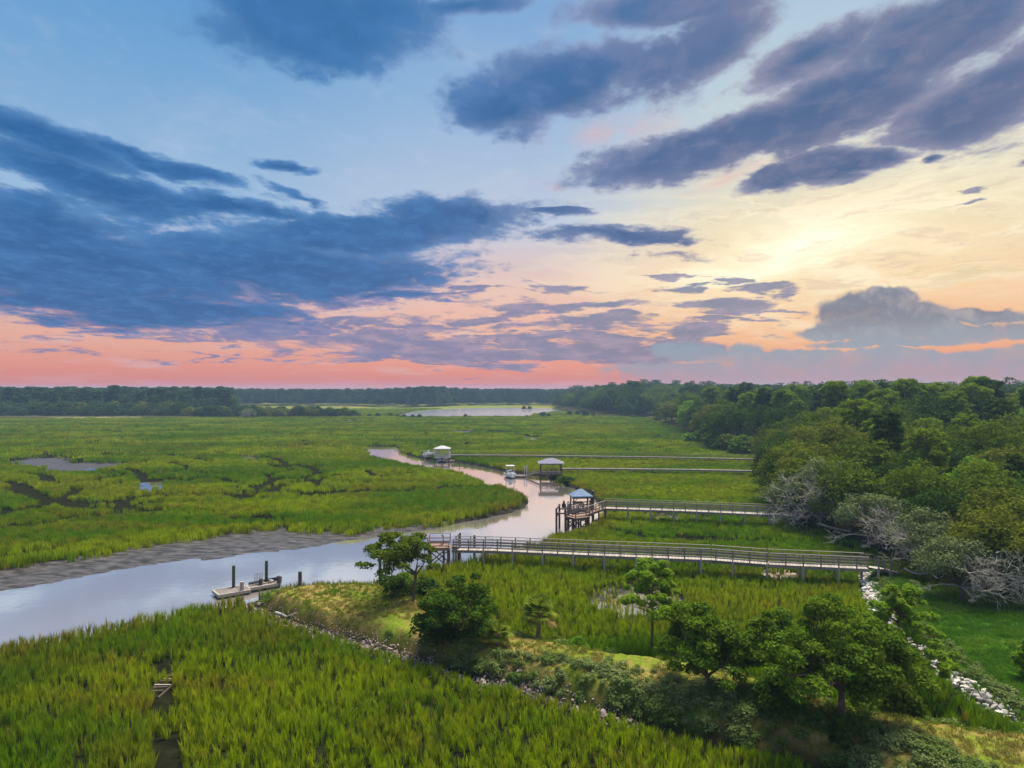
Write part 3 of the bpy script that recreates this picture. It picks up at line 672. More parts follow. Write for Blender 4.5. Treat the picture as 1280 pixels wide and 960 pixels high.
def mk_oak(leafm, n=6500, size=.20, R_=4.6, Hc=5.2, z0=3.6, k=46, rl=1.15, dead=None, irr=.18):
    lob = dome(TR, R_, Hc, z0, k, rl, .72, irr); lob += [(q_[0] * 1.02, q_[1] * 1.02, z0 - .6 * TR.uniform(), rl, rl, rl * .7) for q_ in lob[:k // 4]]
    return tree_kind(leaves(TR, lob, n, size), leafm, skeleton(TR, lob, z0 * .75, .28, 6, every=2), M_bark, 5, dead)
def mk_pine(leafm, n=5200, size=.24, h=16.0, lo=.5, R_=3.6, k=34, rl=1.0, tr=.24, droop=0.0, every=1):
    lob = []; br = []
    tl = limb((0, 0, -.3), (TR.normal(0, .25), TR.normal(0, .25), h * .97), tr, tr * .25, TR, 8, .03)
    tp = np.array(tl)
    for i in range(k):
        u = (i + TR.uniform()) / k; z = h * (lo + (1 - lo) * u); a = i * 2.4 + TR.normal(0, .3)
        prof = math.sin(math.pi * min(1, .22 + .78 * (1 - u))) ** .6 if u > .15 else .75
        r_ = R_ * (.28 + .72 * prof) * TR.uniform(.45, 1.0) * (1 - .45 * u)
        c_ = tp[np.argmin(abs(tp[:, 2] - z)), :3]; p = np.array([c_[0] + r_ * math.cos(a), c_[1] + r_ * math.sin(a), z + r_ * .15 - droop * r_])
        s_ = rl * TR.uniform(.6, 1.25); lob.append((*p, s_, s_, s_ * .5)); br.append(limb((c_[0], c_[1], z - r_ * .2), p, tr * .28, tr * .08, TR, 4, .08))
    return tree_kind(leaves(TR, lob, n, size, 1.5, -.9, .6), leafm, [tl] + br, M_pbark, 5)
oaks = [mk_oak(M_oak), mk_oak(M_oak, R_=4.2, Hc=6.0), mk_oak(M_olive, R_=5.0, Hc=4.6), mk_oak(M_olive, n=7000), mk_oak(M_dark), mk_oak(M_dark, R_=4.2, Hc=6.4, k=52)]
brights = [mk_oak(M_bright, R_=3.2, Hc=5.0, k=34, rl=.9, n=5200)]
pines = [mk_pine(M_pine), mk_pine(M_pine, h=17, R_=4.2, lo=.55), mk_pine(M_dark, h=17, R_=3.8, lo=.45, n=6000)]
farpine = [mk_pine(M_far, n=2600, size=.42, h=17, R_=4.0, lo=.42, k=26, rl=1.35), mk_pine(M_far, n=2600, size=.42, h=18, R_=3.6, lo=.55, k=24, rl=1.2), mk_oak(M_far, n=3000, size=.40, R_=4.8, Hc=7, k=34, rl=1.5)]
faroak = [mk_oak(M_far, n=2200, size=.36, R_=4.6, Hc=4.6, z0=2.2, k=30, rl=1.4), mk_oak(M_olive, n=2200, size=.36, R_=4.4, Hc=4.6, z0=2.2, k=30, rl=1.4), mk_oak(M_dark, n=2200, size=.36, R_=4.0, Hc=5.2, z0=2.2, k=30, rl=1.4)]
def shrub_kind(leafm, n=1500, size=.12, R_=1.0, Hc=1.1, k=14, rl=.42):
    lob = dome(TR, R_, Hc, .25, k, rl, .8, .15); return tree_kind(leaves(TR, lob, n, size), leafm, skeleton(TR, lob, .3, .05, 4, every=2), M_bark, 4)
shrubs = [shrub_kind(M_wax), shrub_kind(M_grey), shrub_kind(M_oak), shrub_kind(M_bright), shrub_kind(M_dark)]
# dead, tangled marsh edge oaks: foliage above, bleached branches thrust out towards the marsh
def mk_snag(leafm, n, R_, Hc, z0, side, nd=16, length=1.6, cover=.6, depth=4):
    lob = dome(TR, R_, Hc, z0, 44, 1.05, .7, .25)
    lob = [q_ for q_ in lob if (q_[0] * side[0] + q_[1] * side[1]) < R_ * .45 or TR.uniform() < cover or q_[2] > z0 + Hc * .6]
    st = []
    for i in range(nd):
        a = math.atan2(side[1], side[0]) + TR.normal(0, .75); u = TR.uniform(.2, .75); z = z0 * .5 + Hc * TR.uniform(0, .75)
        st.append(((R_ * u * math.cos(a), R_ * u * math.sin(a), z), (math.cos(a), math.sin(a), TR.uniform(-.25, .45))))
    dead = twigs(TR, st, depth, length, .085, .55, .1)
    for p, d in st[::2]: dead.append(limb((0, 0, z0 * .4), p, .16, .085, TR, 6, .15))
    return tree_kind(leaves(TR, lob, n, .16), leafm, skeleton(TR, lob, z0 * .6, .3, 6, every=2), M_bark, 6, dead)
snags = [mk_snag(M_grey, 7500, 4.8, 3.6, 2.6, (-1, -.6), 20), mk_snag(M_olive, 8000, 5.0, 4.2, 3.0, (-.6, -1), 14), mk_snag(M_grey, 6500, 4.2, 3.2, 2.4, (-.3, -1), 22, 1.4)]
snag_thin = mk_snag(M_grey, 4200, 4.2, 3.0, 2.2, (-1, -.8), 30, 1.5, .25, 4)

# --- wood on the right: each tree on its own
def zone_val(key, x, y): return float(land(np.array([float(x)]), np.array([float(y)]))[key][0])
placed = []
def free(x, y, d): return all((x - a) ** 2 + (y - b_) ** 2 > (d * .5 + c_ * .5) ** 2 for a, b_, c_ in placed)
def drop(kind_, name, px, py, z, s_, rz, label, cat, group=None, sz=None):
    x, y = G(px, py, z); placed.append((x, y, 6 * s_)); return plant(kind_, name, (x, y, z - .1), s_, rz, label, cat, group, sz)
# marked trees along the edge (spot where the trunk stands)
drop(snag_thin, 'dead_oak', 1003, 655, .9, 1.05, 0.1, 'bleached half dead oak with bare pale branches at the marsh end of the middle boardwalk', 'tree')
drop(snags[0], 'marsh_edge_oak', 1040, 655, 1.0, 1.15, .3, 'broad olive oak above the tangle of bleached branches beside the middle boardwalk', 'tree')
drop(snags[2], 'marsh_edge_oak', 1100, 684, 1.1, .95, .0, 'grey green oak with dead twigs just beyond the shore end of the nearest boardwalk', 'tree')
drop(snags[0], 'marsh_edge_oak', 1165, 712, 1.1, .80, -.2, 'grey leaved oak full of dead twigs standing behind the top of the green lawn', 'tree')
drop(snags[2], 'marsh_edge_oak', 1203, 745, 1.1, .80, .4, 'twiggy grey oak whose trunk stands at the left edge of the green lawn', 'tree')
drop(snags[1], 'marsh_edge_oak', 1262, 742, 1.2, .88, .5, 'grey green oak at the right edge of the picture behind the lawn', 'tree')
drop(brights[0], 'sweetgum_tree', 1215, 655, 1.5, .86, 1.0, 'bright yellow green broadleaf tree rising out of the grey oaks on the right', 'tree')
drop(brights[0], 'sweetgum_tree', 1275, 585, 1.6, 1.3, 2.2, 'tall light green broadleaf tree at the right picture edge below the skyline pines', 'tree')
drop(oaks[2], 'live_oak', 1052, 618, 1.2, 1.28, .6, 'wide round olive oak dome right behind the marsh edge tangle', 'tree')
drop(oaks[3], 'live_oak', 1010, 604, 1.1, 1.05, 1.9, 'olive oak at the marsh edge beside the shore ends of the far boardwalks', 'tree')
drop(pines[0], 'pine_tree', 1176, 556, 1.6, 1.14, .3, 'tallest skyline pine with a bare lower trunk in the right hand wood', 'tree')
n_ind = 0
TG = 'forest trees on the right bank'
cands = []
for _ in range(9000):
    r_ = 62 * (420 / 62) ** TR.uniform(); a = TR.uniform(R(8), R(40)); cands.append((r_, r_ * math.sin(a), r_ * math.cos(a)))
cands.sort()
cx_ = np.array([c_[1] for c_ in cands]); cy_ = np.array([c_[2] for c_ in cands]); lf = land(cx_, cy_)
inl = -sdf(cx_, cy_, wood_p, 300.0)
kinds_used = {}
for i, (r_, x, y) in enumerate(cands):
    dep = inl[i]
    if dep < 1.5 or n_ind >= 250: continue
    hmax = np.clip(8.3 + (y - 72) * .105, 7.5, 18.5) if y < 200 else 17.0
    hgt = min(hmax, 8.0 + dep * (.42 if y < 200 else .5) + (4 if y > 180 else 0)) * TR.uniform(.84, 1.10)
    hgt = max(6.5, hgt)
    hb = .22 * math.sin(x * .13 + 1) + .22 * math.sin(y * .09); hgt *= 1 + .25 * hb * (hgt > 12)
    pine = TR.uniform() < (.10 if y < 120 else .38 if y < 210 else .2) and dep > 12
    w_ = hgt * (.62 if pine else .86) * (1 if y < 250 else 1.15)
    if not free(x, y, w_ * .82): continue
    k_ = pines[TR.integers(3)] if pine else (oaks[TR.choice(6, p=[.24, .2, .16, .16, .12, .12])] if y < 170 else oaks[TR.choice(6, p=[.22, .2, .12, .10, .18, .18])])
    if not pine and TR.uniform() < .05: k_ = brights[0]
    s_ = hgt / (k_.h * .96); sxy = s_ * (1.12 if not pine else 1.1) if hgt < 13 or pine else s_ * .92
    placed.append((x, y, w_ * .82)); n_ind += 1
    nm, lb = ('forest_pine', 'tall dark pine in the right bank wood') if pine else ('forest_oak', 'rounded evergreen oak in the right bank wood')
    if k_ is brights[0]: nm, lb = 'forest_gum', 'lighter green broadleaf tree in the right bank wood'
    where_ = ', behind the grey snags' if y < 110 else (', near the right skyline' if y < 170 and x > 60 else (', beyond the far boardwalks' if y < 260 else ', far up the creek side'))
    lb = lb + where_
    plant(k_, nm, (x, y, float(lf['h'][i]) - .2), sxy, TR.uniform(0, 6.28), lb, 'tree', TG + (', pines' if pine else ', light green' if nm == 'forest_gum' else ', oaks'), s_)
print('right trees', n_ind, 'last r', r_)
rlast = max(math.hypot(a, b_) for a, b_, c_ in placed)
# --- left tree line across the marsh
LG = 'low oaks in front of the left tree line'; LP = 'tall pines of the left tree line'
x0, x1 = G(-60, 522, .6)[0], G(436, 522, .6)[0]; x = x0; i = 0
while x < x1:
    y = G(200, 521.5, .6)[1] + TR.normal(0, 3) + 3; px = 640 + x / y * F
    s_ = TR.uniform(.8, 1.08) * (1 if px < 300 else .85)
    plant(faroak[TR.integers(3)], 'edge_oak', (x, y, .3), s_, TR.uniform(0, 6.28), 'low bushy oak at the foot of the far left tree line', 'tree', LG, s_ * TR.uniform(.85, 1.1))
    x += TR.uniform(3.2, 6.4)
for yy in (456, 468):
    x = G(-60, 522, .6)[0] * yy / 450
    while x < (400 - 640) / F * yy:
        s_ = TR.uniform(1.0, 1.35) * (1 if 640 + x / yy * F < 230 else .72); plant(faroak[TR.integers(3)], 'edge_oak', (x, yy + TR.normal(0, 3), .6), s_, TR.uniform(0, 6.28), 'rounded dark oak between the low bushes and the tall pines of the left tree line', 'tree', 'rounded oaks inside the left tree line'); x += TR.uniform(6.5, 10)
for row, (yy, pxmax) in enumerate(((472, 222), (486, 235), (500, 240))):
    x = G(-60, 522, .6)[0] * yy / 450; xe = (pxmax - 640) / F * yy
    while x < xe:
        y = yy + TR.normal(0, 3); s_ = TR.uniform(.80, 1.05) * (1 if row else .92)
        s_ *= TR.uniform(.86, 1.1)
        plant(farpine[TR.choice(3, p=[.42, .33, .25])], 'line_pine', (x, y, 1), s_ * 1.15, TR.uniform(0, 6.28), 'tall dark tree in the far left tree line across the marsh', 'tree', LP, s_ * .97 if row else s_ * .92)
        x += TR.uniform(7, 11.5)
drop(snag_thin, 'dead_oak', 310, 522.5, .6, 1.0, 0.4, 'pale bleached dead tree in front of the far left tree line', 'tree')
# --- lone bushes on the distant marsh hummocks
hb_ = [(392,518,1.0),(402,519,.9),(413,519.5,.8),(424,519.5,.7),(384,517,1.1),(372,518,1.1),(449,520.5,.62),(462,521,.5),(472,521,.6),(488,520.5,.66),(497,521,.5),(505,521.5,.5),(516,522,.5),(524,522.5,.6),(566,521.5,.3),(582,521.8,.55),(588,521.8,.35),(659,521,.3),
       (678,520.8,.75),(686,521,.5),(712,519,.7),(722,519,.6),(732,520.5,.85),(742,520.5,.5),(655,512,.7),(662,512,.7)]
for px, py, s_ in hb_:
    x, y = G(px, py, .6); plant(faroak[TR.integers(3)], 'hummock_bush', (x, y, .3), s_ * .62 if s_ < .9 else s_ * .7, TR.uniform(0, 6.28), 'dark bush standing alone on a far hummock by the bay', 'bush', 'bushes on the distant hummocks')
# --- far woods that read as one mass
def proto(k_):
    V = []; 
    me_ = bpy.data.meshes.new('far tree'); 
    cv = np.empty(len(k_.crown.vertices) * 3, np.float32); k_.crown.vertices.foreach_get('co', cv); cv = cv.reshape(-1, 3)
    return bpy.data.objects.new('far tree', k_.crown)
pr = [proto(k_) for k_ in farpine] + [proto(faroak[0]), proto(oaks[5]), proto(oaks[0])]
def mass(name, label, xs, ys, hs, which):
    n = len(xs); hs = np.asarray(hs); s_ = hs / 16.5; s_ = np.where(np.asarray(which) >= 3, hs / 9.6, s_)
    P_ = np.stack([xs, ys, np.full(n, .8)], 1); rot = np.stack([np.zeros(n), np.zeros(n), TR.uniform(0, 6.28, n)], 1)
    o = scatter(name, P_, rot, np.stack([np.maximum(s_, .8), np.maximum(s_, .8), s_], 1), which, np.zeros(n), pr, M_far)
    return prop(o, label, 'woods')
# beyond the counted trees on the right bank
n = 5200; r_ = np.sqrt(TR.uniform(150 ** 2, 1150 ** 2, n)); a = TR.uniform(R(2.5), R(41), n); x = r_ * np.sin(a); y = r_ * np.cos(a)
dp = -sdf(x, y, wood_p, 900.0); ok = (dp > 4)
pl_ = np.array(placed)
okk = np.array([ok[i] and ((pl_[:, 0] - x[i]) ** 2 + (pl_[:, 1] - y[i]) ** 2).min() > 7.5 ** 2 and (r_[i] > 190) for i in range(n)])
x, y, dp = x[okk], y[okk], dp[okk]
hs = np.clip(11 + dp * .25, 9, 17.0) * TR.uniform(.82, 1.08, len(x)) * (1 + .10 * (fbm(x * .01, y * .01, 91, 2) - .5) * 2)
hs *= 1 + .12 * np.exp(-((x / y - .21) / .07) ** 2) * (y > 420)
mass('forest_mass', 'dense green forest receding along the right bank to the horizon', x, y, hs, TR.choice(6, len(x), p=[.12, .10, .12, .06, .30, .30]))
# centre and left horizon
n = 5200; a = TR.uniform(R(-42), R(12), n); r_ = 800 + 420 * TR.uniform(size=n) ** 1.2 - 90 * np.exp(-((a - R(-8.5)) / R(3.5)) ** 2); x = r_ * np.sin(a); y = r_ * np.cos(a)
hs = (15.6 + 2.6 * np.exp(-((a - R(-6.5)) / R(2.5)) ** 2) + 1.2 * (fbm(x * .01, y * .004, 95, 2) - .5)) * TR.uniform(.86, 1.06, n)
mass('horizon_woods', 'hazy blue green woods along the horizon behind the bay', x, y, hs, TR.choice(4, n, p=[.3, .3, .25, .15]))
n = 1500; a = TR.uniform(R(-42), R(-21.5), n); y = TR.uniform(500, 800, n); x = y * np.tan(a)
mass('left_woods', 'dark green woods receding behind the far left tree line', x, y, 16.3 * TR.uniform(.85, 1.08, n), TR.choice(4, n, p=[.4, .3, .2, .1]))
# ------------------------------------------------------------------ timber, metal and paint
def wood_mat(name, c1, c2, rough=.8):
    m_, T = material(name); pos = T.node('ShaderNodeNewGeometry').outputs['Position']; a = attr(T, 'tint')
    n_ = T.noise(pos, 9, 4, .6); T.l.new(principled(T, T.mix(T.m('ADD', T.m('MULTIPLY', a, .6), T.m('MULTIPLY', n_, .4)), c1, c2), rough, .2, n_, .3, .01), T.out.inputs[0]); return m_
def plain_mat(name, c_, rough=.5, spec=.4, metal=0.0):
    m_, T = material(name); pos = T.node('ShaderNodeNewGeometry').outputs['Position']; n_ = T.noise(pos, 3, 3, .6)
    d_ = C(c_[0] * .75, c_[1] * .75, c_[2] * .74)
    T.l.new(principled(T, T.mix(T.ss(n_, .35, .7), d_, C(*c_)), rough, spec, metal=metal), T.out.inputs[0]); return m_
M_deck = wood_mat('sun bleached decking', C(.22, .19, .165), C(.44, .39, .345))
M_rail = wood_mat('weathered grey timber', C(.11, .095, .08), C(.27, .23, .20))
M_pile = wood_mat('dark treated piling', C(.045, .035, .028), C(.12, .095, .075))
M_dull = wood_mat('dull grey boards', C(.10, .085, .075), C(.24, .21, .185))
M_pilel = wood_mat('pale weathered piling', C(.22, .19, .15), C(.42, .37, .31))
M_pgreen = wood_mat('algae green piling', C(.035, .055, .035), C(.08, .10, .065))
M_red = wood_mat('reddish stained timber', C(.15, .09, .065), C(.30, .195, .15))
M_white = plain_mat('white paint', (.62, .60, .58), .45)
M_blue = plain_mat('blue metal roofing', (.17, .245, .36), .8, .2)
M_mauve = plain_mat('grey shingle roofing', (.20, .19, .26), .85)
M_silver = plain_mat('pale metal roofing', (.50, .50, .49), .35, .5, .2)
M_fiber = plain_mat('white fibreglass', (.78, .78, .78), .2, .5)
M_navy = plain_mat('dark boat canvas', (.03, .035, .05), .7)
M_steel = plain_mat('galvanised steel', (.45, .45, .46), .4, .5, .6)
M_motor = plain_mat('black outboard cowl', (.02, .02, .022), .3, .5)
M_float = plain_mat('black dock float', (.015, .015, .016), .6)
M_glass = plain_mat('dark windscreen', (.05, .07, .08), .1, .6)

class MB:
    def __init__(s): s.v = []; s.f = []; s.t = []; s.rg = random.Random(5)
    def hexa(s, pts, tint=None):
        k = len(s.v); s.v += [tuple(p) for p in pts]; t_ = s.rg.random() if tint is None else tint; s.t += [t_] * 8
        s.f += [(k, k + 3, k + 2, k + 1), (k + 4, k + 5, k + 6, k + 7), (k, k + 1, k + 5, k + 4), (k + 1, k + 2, k + 6, k + 5), (k + 2, k + 3, k + 7, k + 6), (k + 3, k, k + 4, k + 7)]
    def box(s, cx, cy, cz, lx, ly, lz, rz=0.0, tint=None):
        c_, n_ = math.cos(rz), math.sin(rz); P_ = []
        for z in (-.5, .5):
            for a, b_ in ((-.5, -.5), (.5, -.5), (.5, .5), (-.5, .5)):
                x, y = a * lx, b_ * ly; P_.append((cx + x * c_ - y * n_, cy + x * n_ + y * c_, cz + z * lz))
        s.hexa(P_, tint)
    def bar(s, a, b_, w_, h_, tint=None):
        a = np.array(a, float); b_ = np.array(b_, float); d = b_ - a; d /= np.linalg.norm(d); up = np.array([0, 0, 1.]) if abs(d[2]) < .95 else np.array([1., 0, 0])
        u = np.cross(d, up); u /= np.linalg.norm(u); v_ = np.cross(u, d); u *= w_ / 2; v_ *= h_ / 2
        s.hexa([a - u - v_, b_ - u - v_, b_ + u - v_, a + u - v_, a - u + v_, b_ - u + v_, b_ + u + v_, a + u + v_], tint)
    def cyl(s, x, y, z0, z1, r0, r1=None, n=9, tint=None, cap=True):
        r1 = r0 if r1 is None else r1; k = len(s.v); t_ = s.rg.random() if tint is None else tint
        for z, r_ in ((z0, r0), (z1, r1)):
            for i in range(n): s.v.append((x + r_ * math.cos(i * 6.2832 / n), y + r_ * math.sin(i * 6.2832 / n), z)); s.t.append(t_)
        for i in range(n): j = (i + 1) % n; s.f.append((k + i, k + j, k + n + j, k + n + i))
        if cap: s.f.append(tuple(k + n + i for i in range(n)))
    def poly(s, pts, faces, tint=.5):
        k = len(s.v); s.v += [tuple(p) for p in pts]; s.t += [tint] * len(pts); s.f += [tuple(k + i for i in fc_) for fc_ in faces]
    def build(s, name, mat, parent=None, loc=None):
        me_ = bpy.data.meshes.new(name); me_.from_pydata(s.v, [], s.f); me_.update()
        at_ = me_.attributes.new('tint', 'FLOAT', 'POINT'); at_.data.foreach_set('value', s.t)
        return link(name, me_, mat, parent, loc)

def boardwalk(name, label, path, width, step_pile=3.0, rails=2, step_post=1.5, pile_mat=None, zb=-.6, group=None, rail_h=1.05, plank=.30, deck_mat=None, sides=(1, -1), rail_from=0.0, rail_to=1e9, cat='boardwalk'):
    """planked walk on piles; path = world points (x, y, z of the deck)"""
    p = np.array(path, float); o0 = p[0].copy(); root = empty(name, tuple(o0), label, cat, group)
    p = p - o0; d = np.linalg.norm(np.diff(p, axis=0), axis=1); s_ = np.concatenate([[0], np.cumsum(d)])
    def at(u):
        u = min(max(u, 0), s_[-1] - 1e-6); i = int(np.searchsorted(s_, u, 'right') - 1); t_ = (u - s_[i]) / d[i]; q_ = p[i] + (p[i + 1] - p[i]) * t_; e = (p[i + 1] - p[i]) / d[i]
        n_ = np.array([-e[1], e[0], 0]); n_ /= np.linalg.norm(n_); return q_, e, n_
    m_ = MB(); u = plank / 2
    while u < s_[-1]:
        q_, e, n_ = at(u); ang = math.atan2(n_[1], n_[0]); m_.box(q_[0], q_[1], q_[2], width * (1 + .01 * m_.rg.random()), plank - .025, .045, ang); u += plank
    m_.build('deck', deck_mat or M_deck, root)
    m_ = MB()
    for i in range(len(p) - 1):
        e = (p[i + 1] - p[i]) / d[i]; n_ = np.array([-e[1], e[0], 0]); n_ /= np.linalg.norm(n_)
        for sd_ in (-1, 1):
            off = n_ * sd_ * (width / 2 - .06) + np.array([0, 0, -.15]); m_.bar(p[i] + off, p[i + 1] + off, .06, .22)
    m_.build('joist', M_rail, root)
    u = .2
    while u < s_[-1] - .1:
        q_, e, n_ = at(u)
        for sd_ in (-1, 1):
            m_ = MB(); r_ = .12; m_.cyl(0, 0, zb - o0[2] - q_[2], -.05, r_, r_ * .9)
            m_.build('piling', pile_mat or M_pilel, root, tuple(q_ + n_ * sd_ * (width / 2 + .04)))
        u += step_pile
    if rails:
        u = .2
        while u < s_[-1]:
            q_, e, n_ = at(u)
            if rail_from <= u <= rail_to:
                for sd_ in sides:
                    m_ = MB(); m_.box(0, 0, rail_h / 2 - .05, .10, .10, rail_h + .1, math.atan2(e[1], e[0])); m_.build('rail_post', M_rail, root, tuple(q_ + n_ * sd_ * (width / 2 + .09)))
            u += step_post
        for sd_ in sides:
            for nm, hs_, w_, h_ in (('handrail', (rail_h + .03,), .15, .045), ('mid_rail', [rail_h * (k + 1) / (rails + 1) for k in range(rails)], .04, .10)):
                m_ = MB()
                for hh_ in hs_:
                    us = [rail_from] + [x for x in s_ if rail_from < x < min(rail_to, s_[-1])] + [min(rail_to, s_[-1])]
                    for a_, b_ in zip(us[:-1], us[1:]):
                        qa, ea, na_ = at(a_ + .001); qb, eb, nb = at(b_ - .001); off = np.array([0, 0, hh_]); wd = width / 2 + (.09 if nm == 'handrail' else .02)
                        m_.bar(qa + na_ * sd_ * wd + off, qb + nb * sd_ * wd + off, w_, h_)
                m_.build(nm, M_rail, root)
    return root
def g3(px, py, z): x, y = G(px, py, z); return (x, y, z)

# nearest boardwalk, its ramp and the raised platform at the creek
bw1 = boardwalk('boardwalk', 'long weathered railed boardwalk nearest the camera, from the creek to the rock line', [g3(566, 685.6, 2.0), g3(617, 686.5, 2.0), g3(740, 692, 2.0), g3(889, 698, 2.0), g3(960, 703.5, 2.0), g3(1083, 709, 2.0)], 1.5, 3.0, 3, 1.5)
bw1b = boardwalk('boardwalk_ramp', 'short railed ramp dropping from the end of the nearest boardwalk to the shore', [g3(1086, 709, 2.0), g3(1100, 710, 1.6), g3(1116, 714, 1.1)], 1.4, 2.4, 2, 1.2)
pa = np.array(g3(566, 685.6, 2.0)); pb = np.array(g3(549, 682.0, 2.5))
ramp = boardwalk('dock_ramp', 'sloping railed ramp between the nearest boardwalk and its raised reddish platform', [tuple(pa + [-.15, 0, 0]), tuple(pb + [1.1, 0, 0])], 1.4, 1.6, 2, 1.0, M_pile)
def platform(name, label, cx, cy, z, lx, ly, rz=0.0, rail=True, pm=None, brace=True, deck=None, railm=None, zb=-.6, rail_h=1.0, group=None, pl=.28, gap=None):
    root = empty(name, (cx, cy, z), label, 'dock', group, rz); m_ = MB(); u = -lx / 2 + pl / 2
    while u < lx / 2: m_.box(u, 0, 0, pl - .02, ly, .05); u += pl
    m_.build('deck', deck or M_deck, root)
    m_ = MB()
    for y in (-ly / 2 + .05, 0, ly / 2 - .05): m_.box(0, y, -.16, lx, .08, .24)
    for x in (-lx / 2 + .03, lx / 2 - .03): m_.box(x, 0, -.165, .06, ly + .02, .22)
    m_.build('joist', railm or M_rail, root)
    cs = [(-lx / 2 + .12, -ly / 2 + .1), (lx / 2 - .12, -ly / 2 + .1), (lx / 2 - .12, ly / 2 - .1), (-lx / 2 + .12, ly / 2 - .1)]
    if lx > 3.5: cs += [(0, -ly / 2 + .1), (0, ly / 2 - .1)]
    for x, y in cs: m_ = MB(); m_.cyl(0, 0, zb - z, -.04, .13, .12); m_.build('piling', pm or M_pile, root, (x, y, 0))
    if brace:
        m_ = MB(); zz = max(zb + .7 - z, -1.9)
        for y in (-ly / 2 + .1, ly / 2 - .1):
            m_.bar((-lx / 2 + .12, y, zz), (lx / 2 - .12, y, -.3), .05, .12); m_.bar((lx / 2 - .12, y + .06, zz), (-lx / 2 + .12, y + .06, -.3), .05, .12)
        m_.build('cross_brace', railm or M_pile, root)
    if rail:
        edges = [((-lx / 2, -ly / 2), (lx / 2, -ly / 2)), ((lx / 2, -ly / 2), (lx / 2, ly / 2)), ((lx / 2, ly / 2), (-lx / 2, ly / 2)), ((-lx / 2, ly / 2), (-lx / 2, -ly / 2))]
        for ei, (a, b_) in enumerate(edges):
            if gap and ei in gap: continue
            m_ = MB()
            for hh_ in (rail_h, rail_h * .55, rail_h * .2): m_.bar((*a, hh_), (*b_, hh_), .09 if hh_ == rail_h else .04, .05 if hh_ == rail_h else .10)
            m_.build('railing', railm or M_rail, root)
            n_ = max(2, int(math.hypot(b_[0] - a[0], b_[1] - a[1]) / 1.3) + 1)
            for k in range(n_ - 1):
                t_ = k / (n_ - 1); m_ = MB(); m_.box(0, 0, rail_h / 2, .09, .09, rail_h + .02); m_.build('rail_post', railm or M_rail, root, (a[0] + (b_[0] - a[0]) * t_, a[1] + (b_[1] - a[1]) * t_, 0))
    return root
platform('dock_platform', 'raised reddish timber platform over the creek at the water end of the nearest boardwalk', pb[0], pb[1], 2.5, 2.1, 2.2, .05, railm=M_red, deck=M_red, gap=(1,))
# second boardwalk with its blue roofed pavilion
q0 = g3(755, 634.5, 2.0); q1 = g3(975, 643, 2.0); qe = g3(722, 644.5, 2.0)
boardwalk('boardwalk', 'middle boardwalk with rails that leads from the blue roofed pavilion to the bleached branches', [q0, g3(860, 638, 2.0), q1, g3(1010, 645, 2.0)], 1.5, 3.0, 2, 1.5)
boardwalk('dock_walk', 'railed reddish walk on braced pilings angling from the middle boardwalk toward the camera', [(q0[0] - .6, q0[1] - .3, 2.0), qe], 1.6, 2.0, 2, 1.0, M_pile, deck_mat=M_red)
platform('dock_platform', 'cross braced timber dock platform under the blue roofed pavilion', qe[0] - .1, qe[1] - .6, 2.0, 2.3, 2.2, .6, railm=M_pile, deck=M_red, gap=(1,))
def pavilion(name, label, cx, cy, z, lx, ly, he, hr, over, rz, roofm, postm, cat='pavilion', rail=None, furniture=True):
    root = empty(name, (cx, cy, z), label, cat, None, rz)
    for x in (-lx / 2, lx / 2):
        for y in (-ly / 2, ly / 2):
            m_ = MB(); m_.box(0, 0, he / 2, .16, .16, he); m_.build('post', postm, root, (x, y, 0))
    m_ = MB()
    for y in (-ly / 2, ly / 2): m_.box(0, y, he - .1, lx + .1, .10, .22)
    for x in (-lx / 2, lx / 2): m_.box(x, 0, he - .105, .10, ly - .1, .2)
    for x in (-lx / 2, lx / 2):
        for y, s_ in ((-ly / 2, 1), (ly / 2, -1)): m_.bar((x, y, he - .7), (x - math.copysign(.5, x), y, he - .2), .07, .07)
    m_.build('beam', postm, root)
    a, b_ = lx / 2 + over, ly / 2 + over; r_ = max(0, (lx - ly) / 2) + .15
    m_ = MB(); T_ = .09
    top = [(-a, -b_, he + T_), (a, -b_, he + T_), (a, b_, he + T_), (-a, b_, he + T_), (-r_, 0, he + hr), (r_, 0, he + hr)]
    m_.poly(top + [(-a, -b_, he), (a, -b_, he), (a, b_, he), (-a, b_, he)], [(0, 1, 5, 4), (1, 2, 5), (2, 3, 4, 5), (3, 0, 4), (6, 7, 1, 0), (7, 8, 2, 1), (8, 9, 3, 2), (9, 6, 0, 3), (9, 8, 7, 6)])
    ro = m_.build('roof', roofm, root)
    m_ = MB()
    for (x0_, y0_), (x1_, y1_) in (((-a, -b_), (a, -b_)), ((a, -b_), (a, b_)), ((a, b_), (-a, b_)), ((-a, b_), (-a, -b_))): m_.bar((x0_, y0_, he + T_ / 2), (x1_, y1_, he + T_ / 2), .06, .16)
    m_.build('fascia', M_white if roofm is not M_blue else M_blue, ro)
    return root
gx, gy = G(726, 637.5, 2.0)
platform('pavilion_deck', 'square timber deck carrying the blue roofed pavilion', gx, gy, 2.0, 3.0, 3.0, .1, railm=M_pile, deck=M_red, rail_h=.9, gap=(0, 1))
pavilion('pavilion', 'small open pavilion with blue hipped roof at the end of the middle boardwalk', gx, gy, 2.03, 2.3, 2.2, 1.85, .95, .22, .1, M_blue, M_pile)
root = empty('bench', (gx - .3, gy + .9, 2.03), 'low timber bench under the blue pavilion roof', 'bench'); m_ = MB(); m_.box(0, 0, .45, 1.4, .38, .05); m_.build('seat', M_red, root)
for x in (-.6, .6): m_ = MB(); m_.box(x, 0, .21, .08, .34, .42); m_.build('leg', M_pile, root)
m_ = MB(); m_.box(0, .22, .75, 1.4, .04, .3); m_.build('backrest', M_red, root)
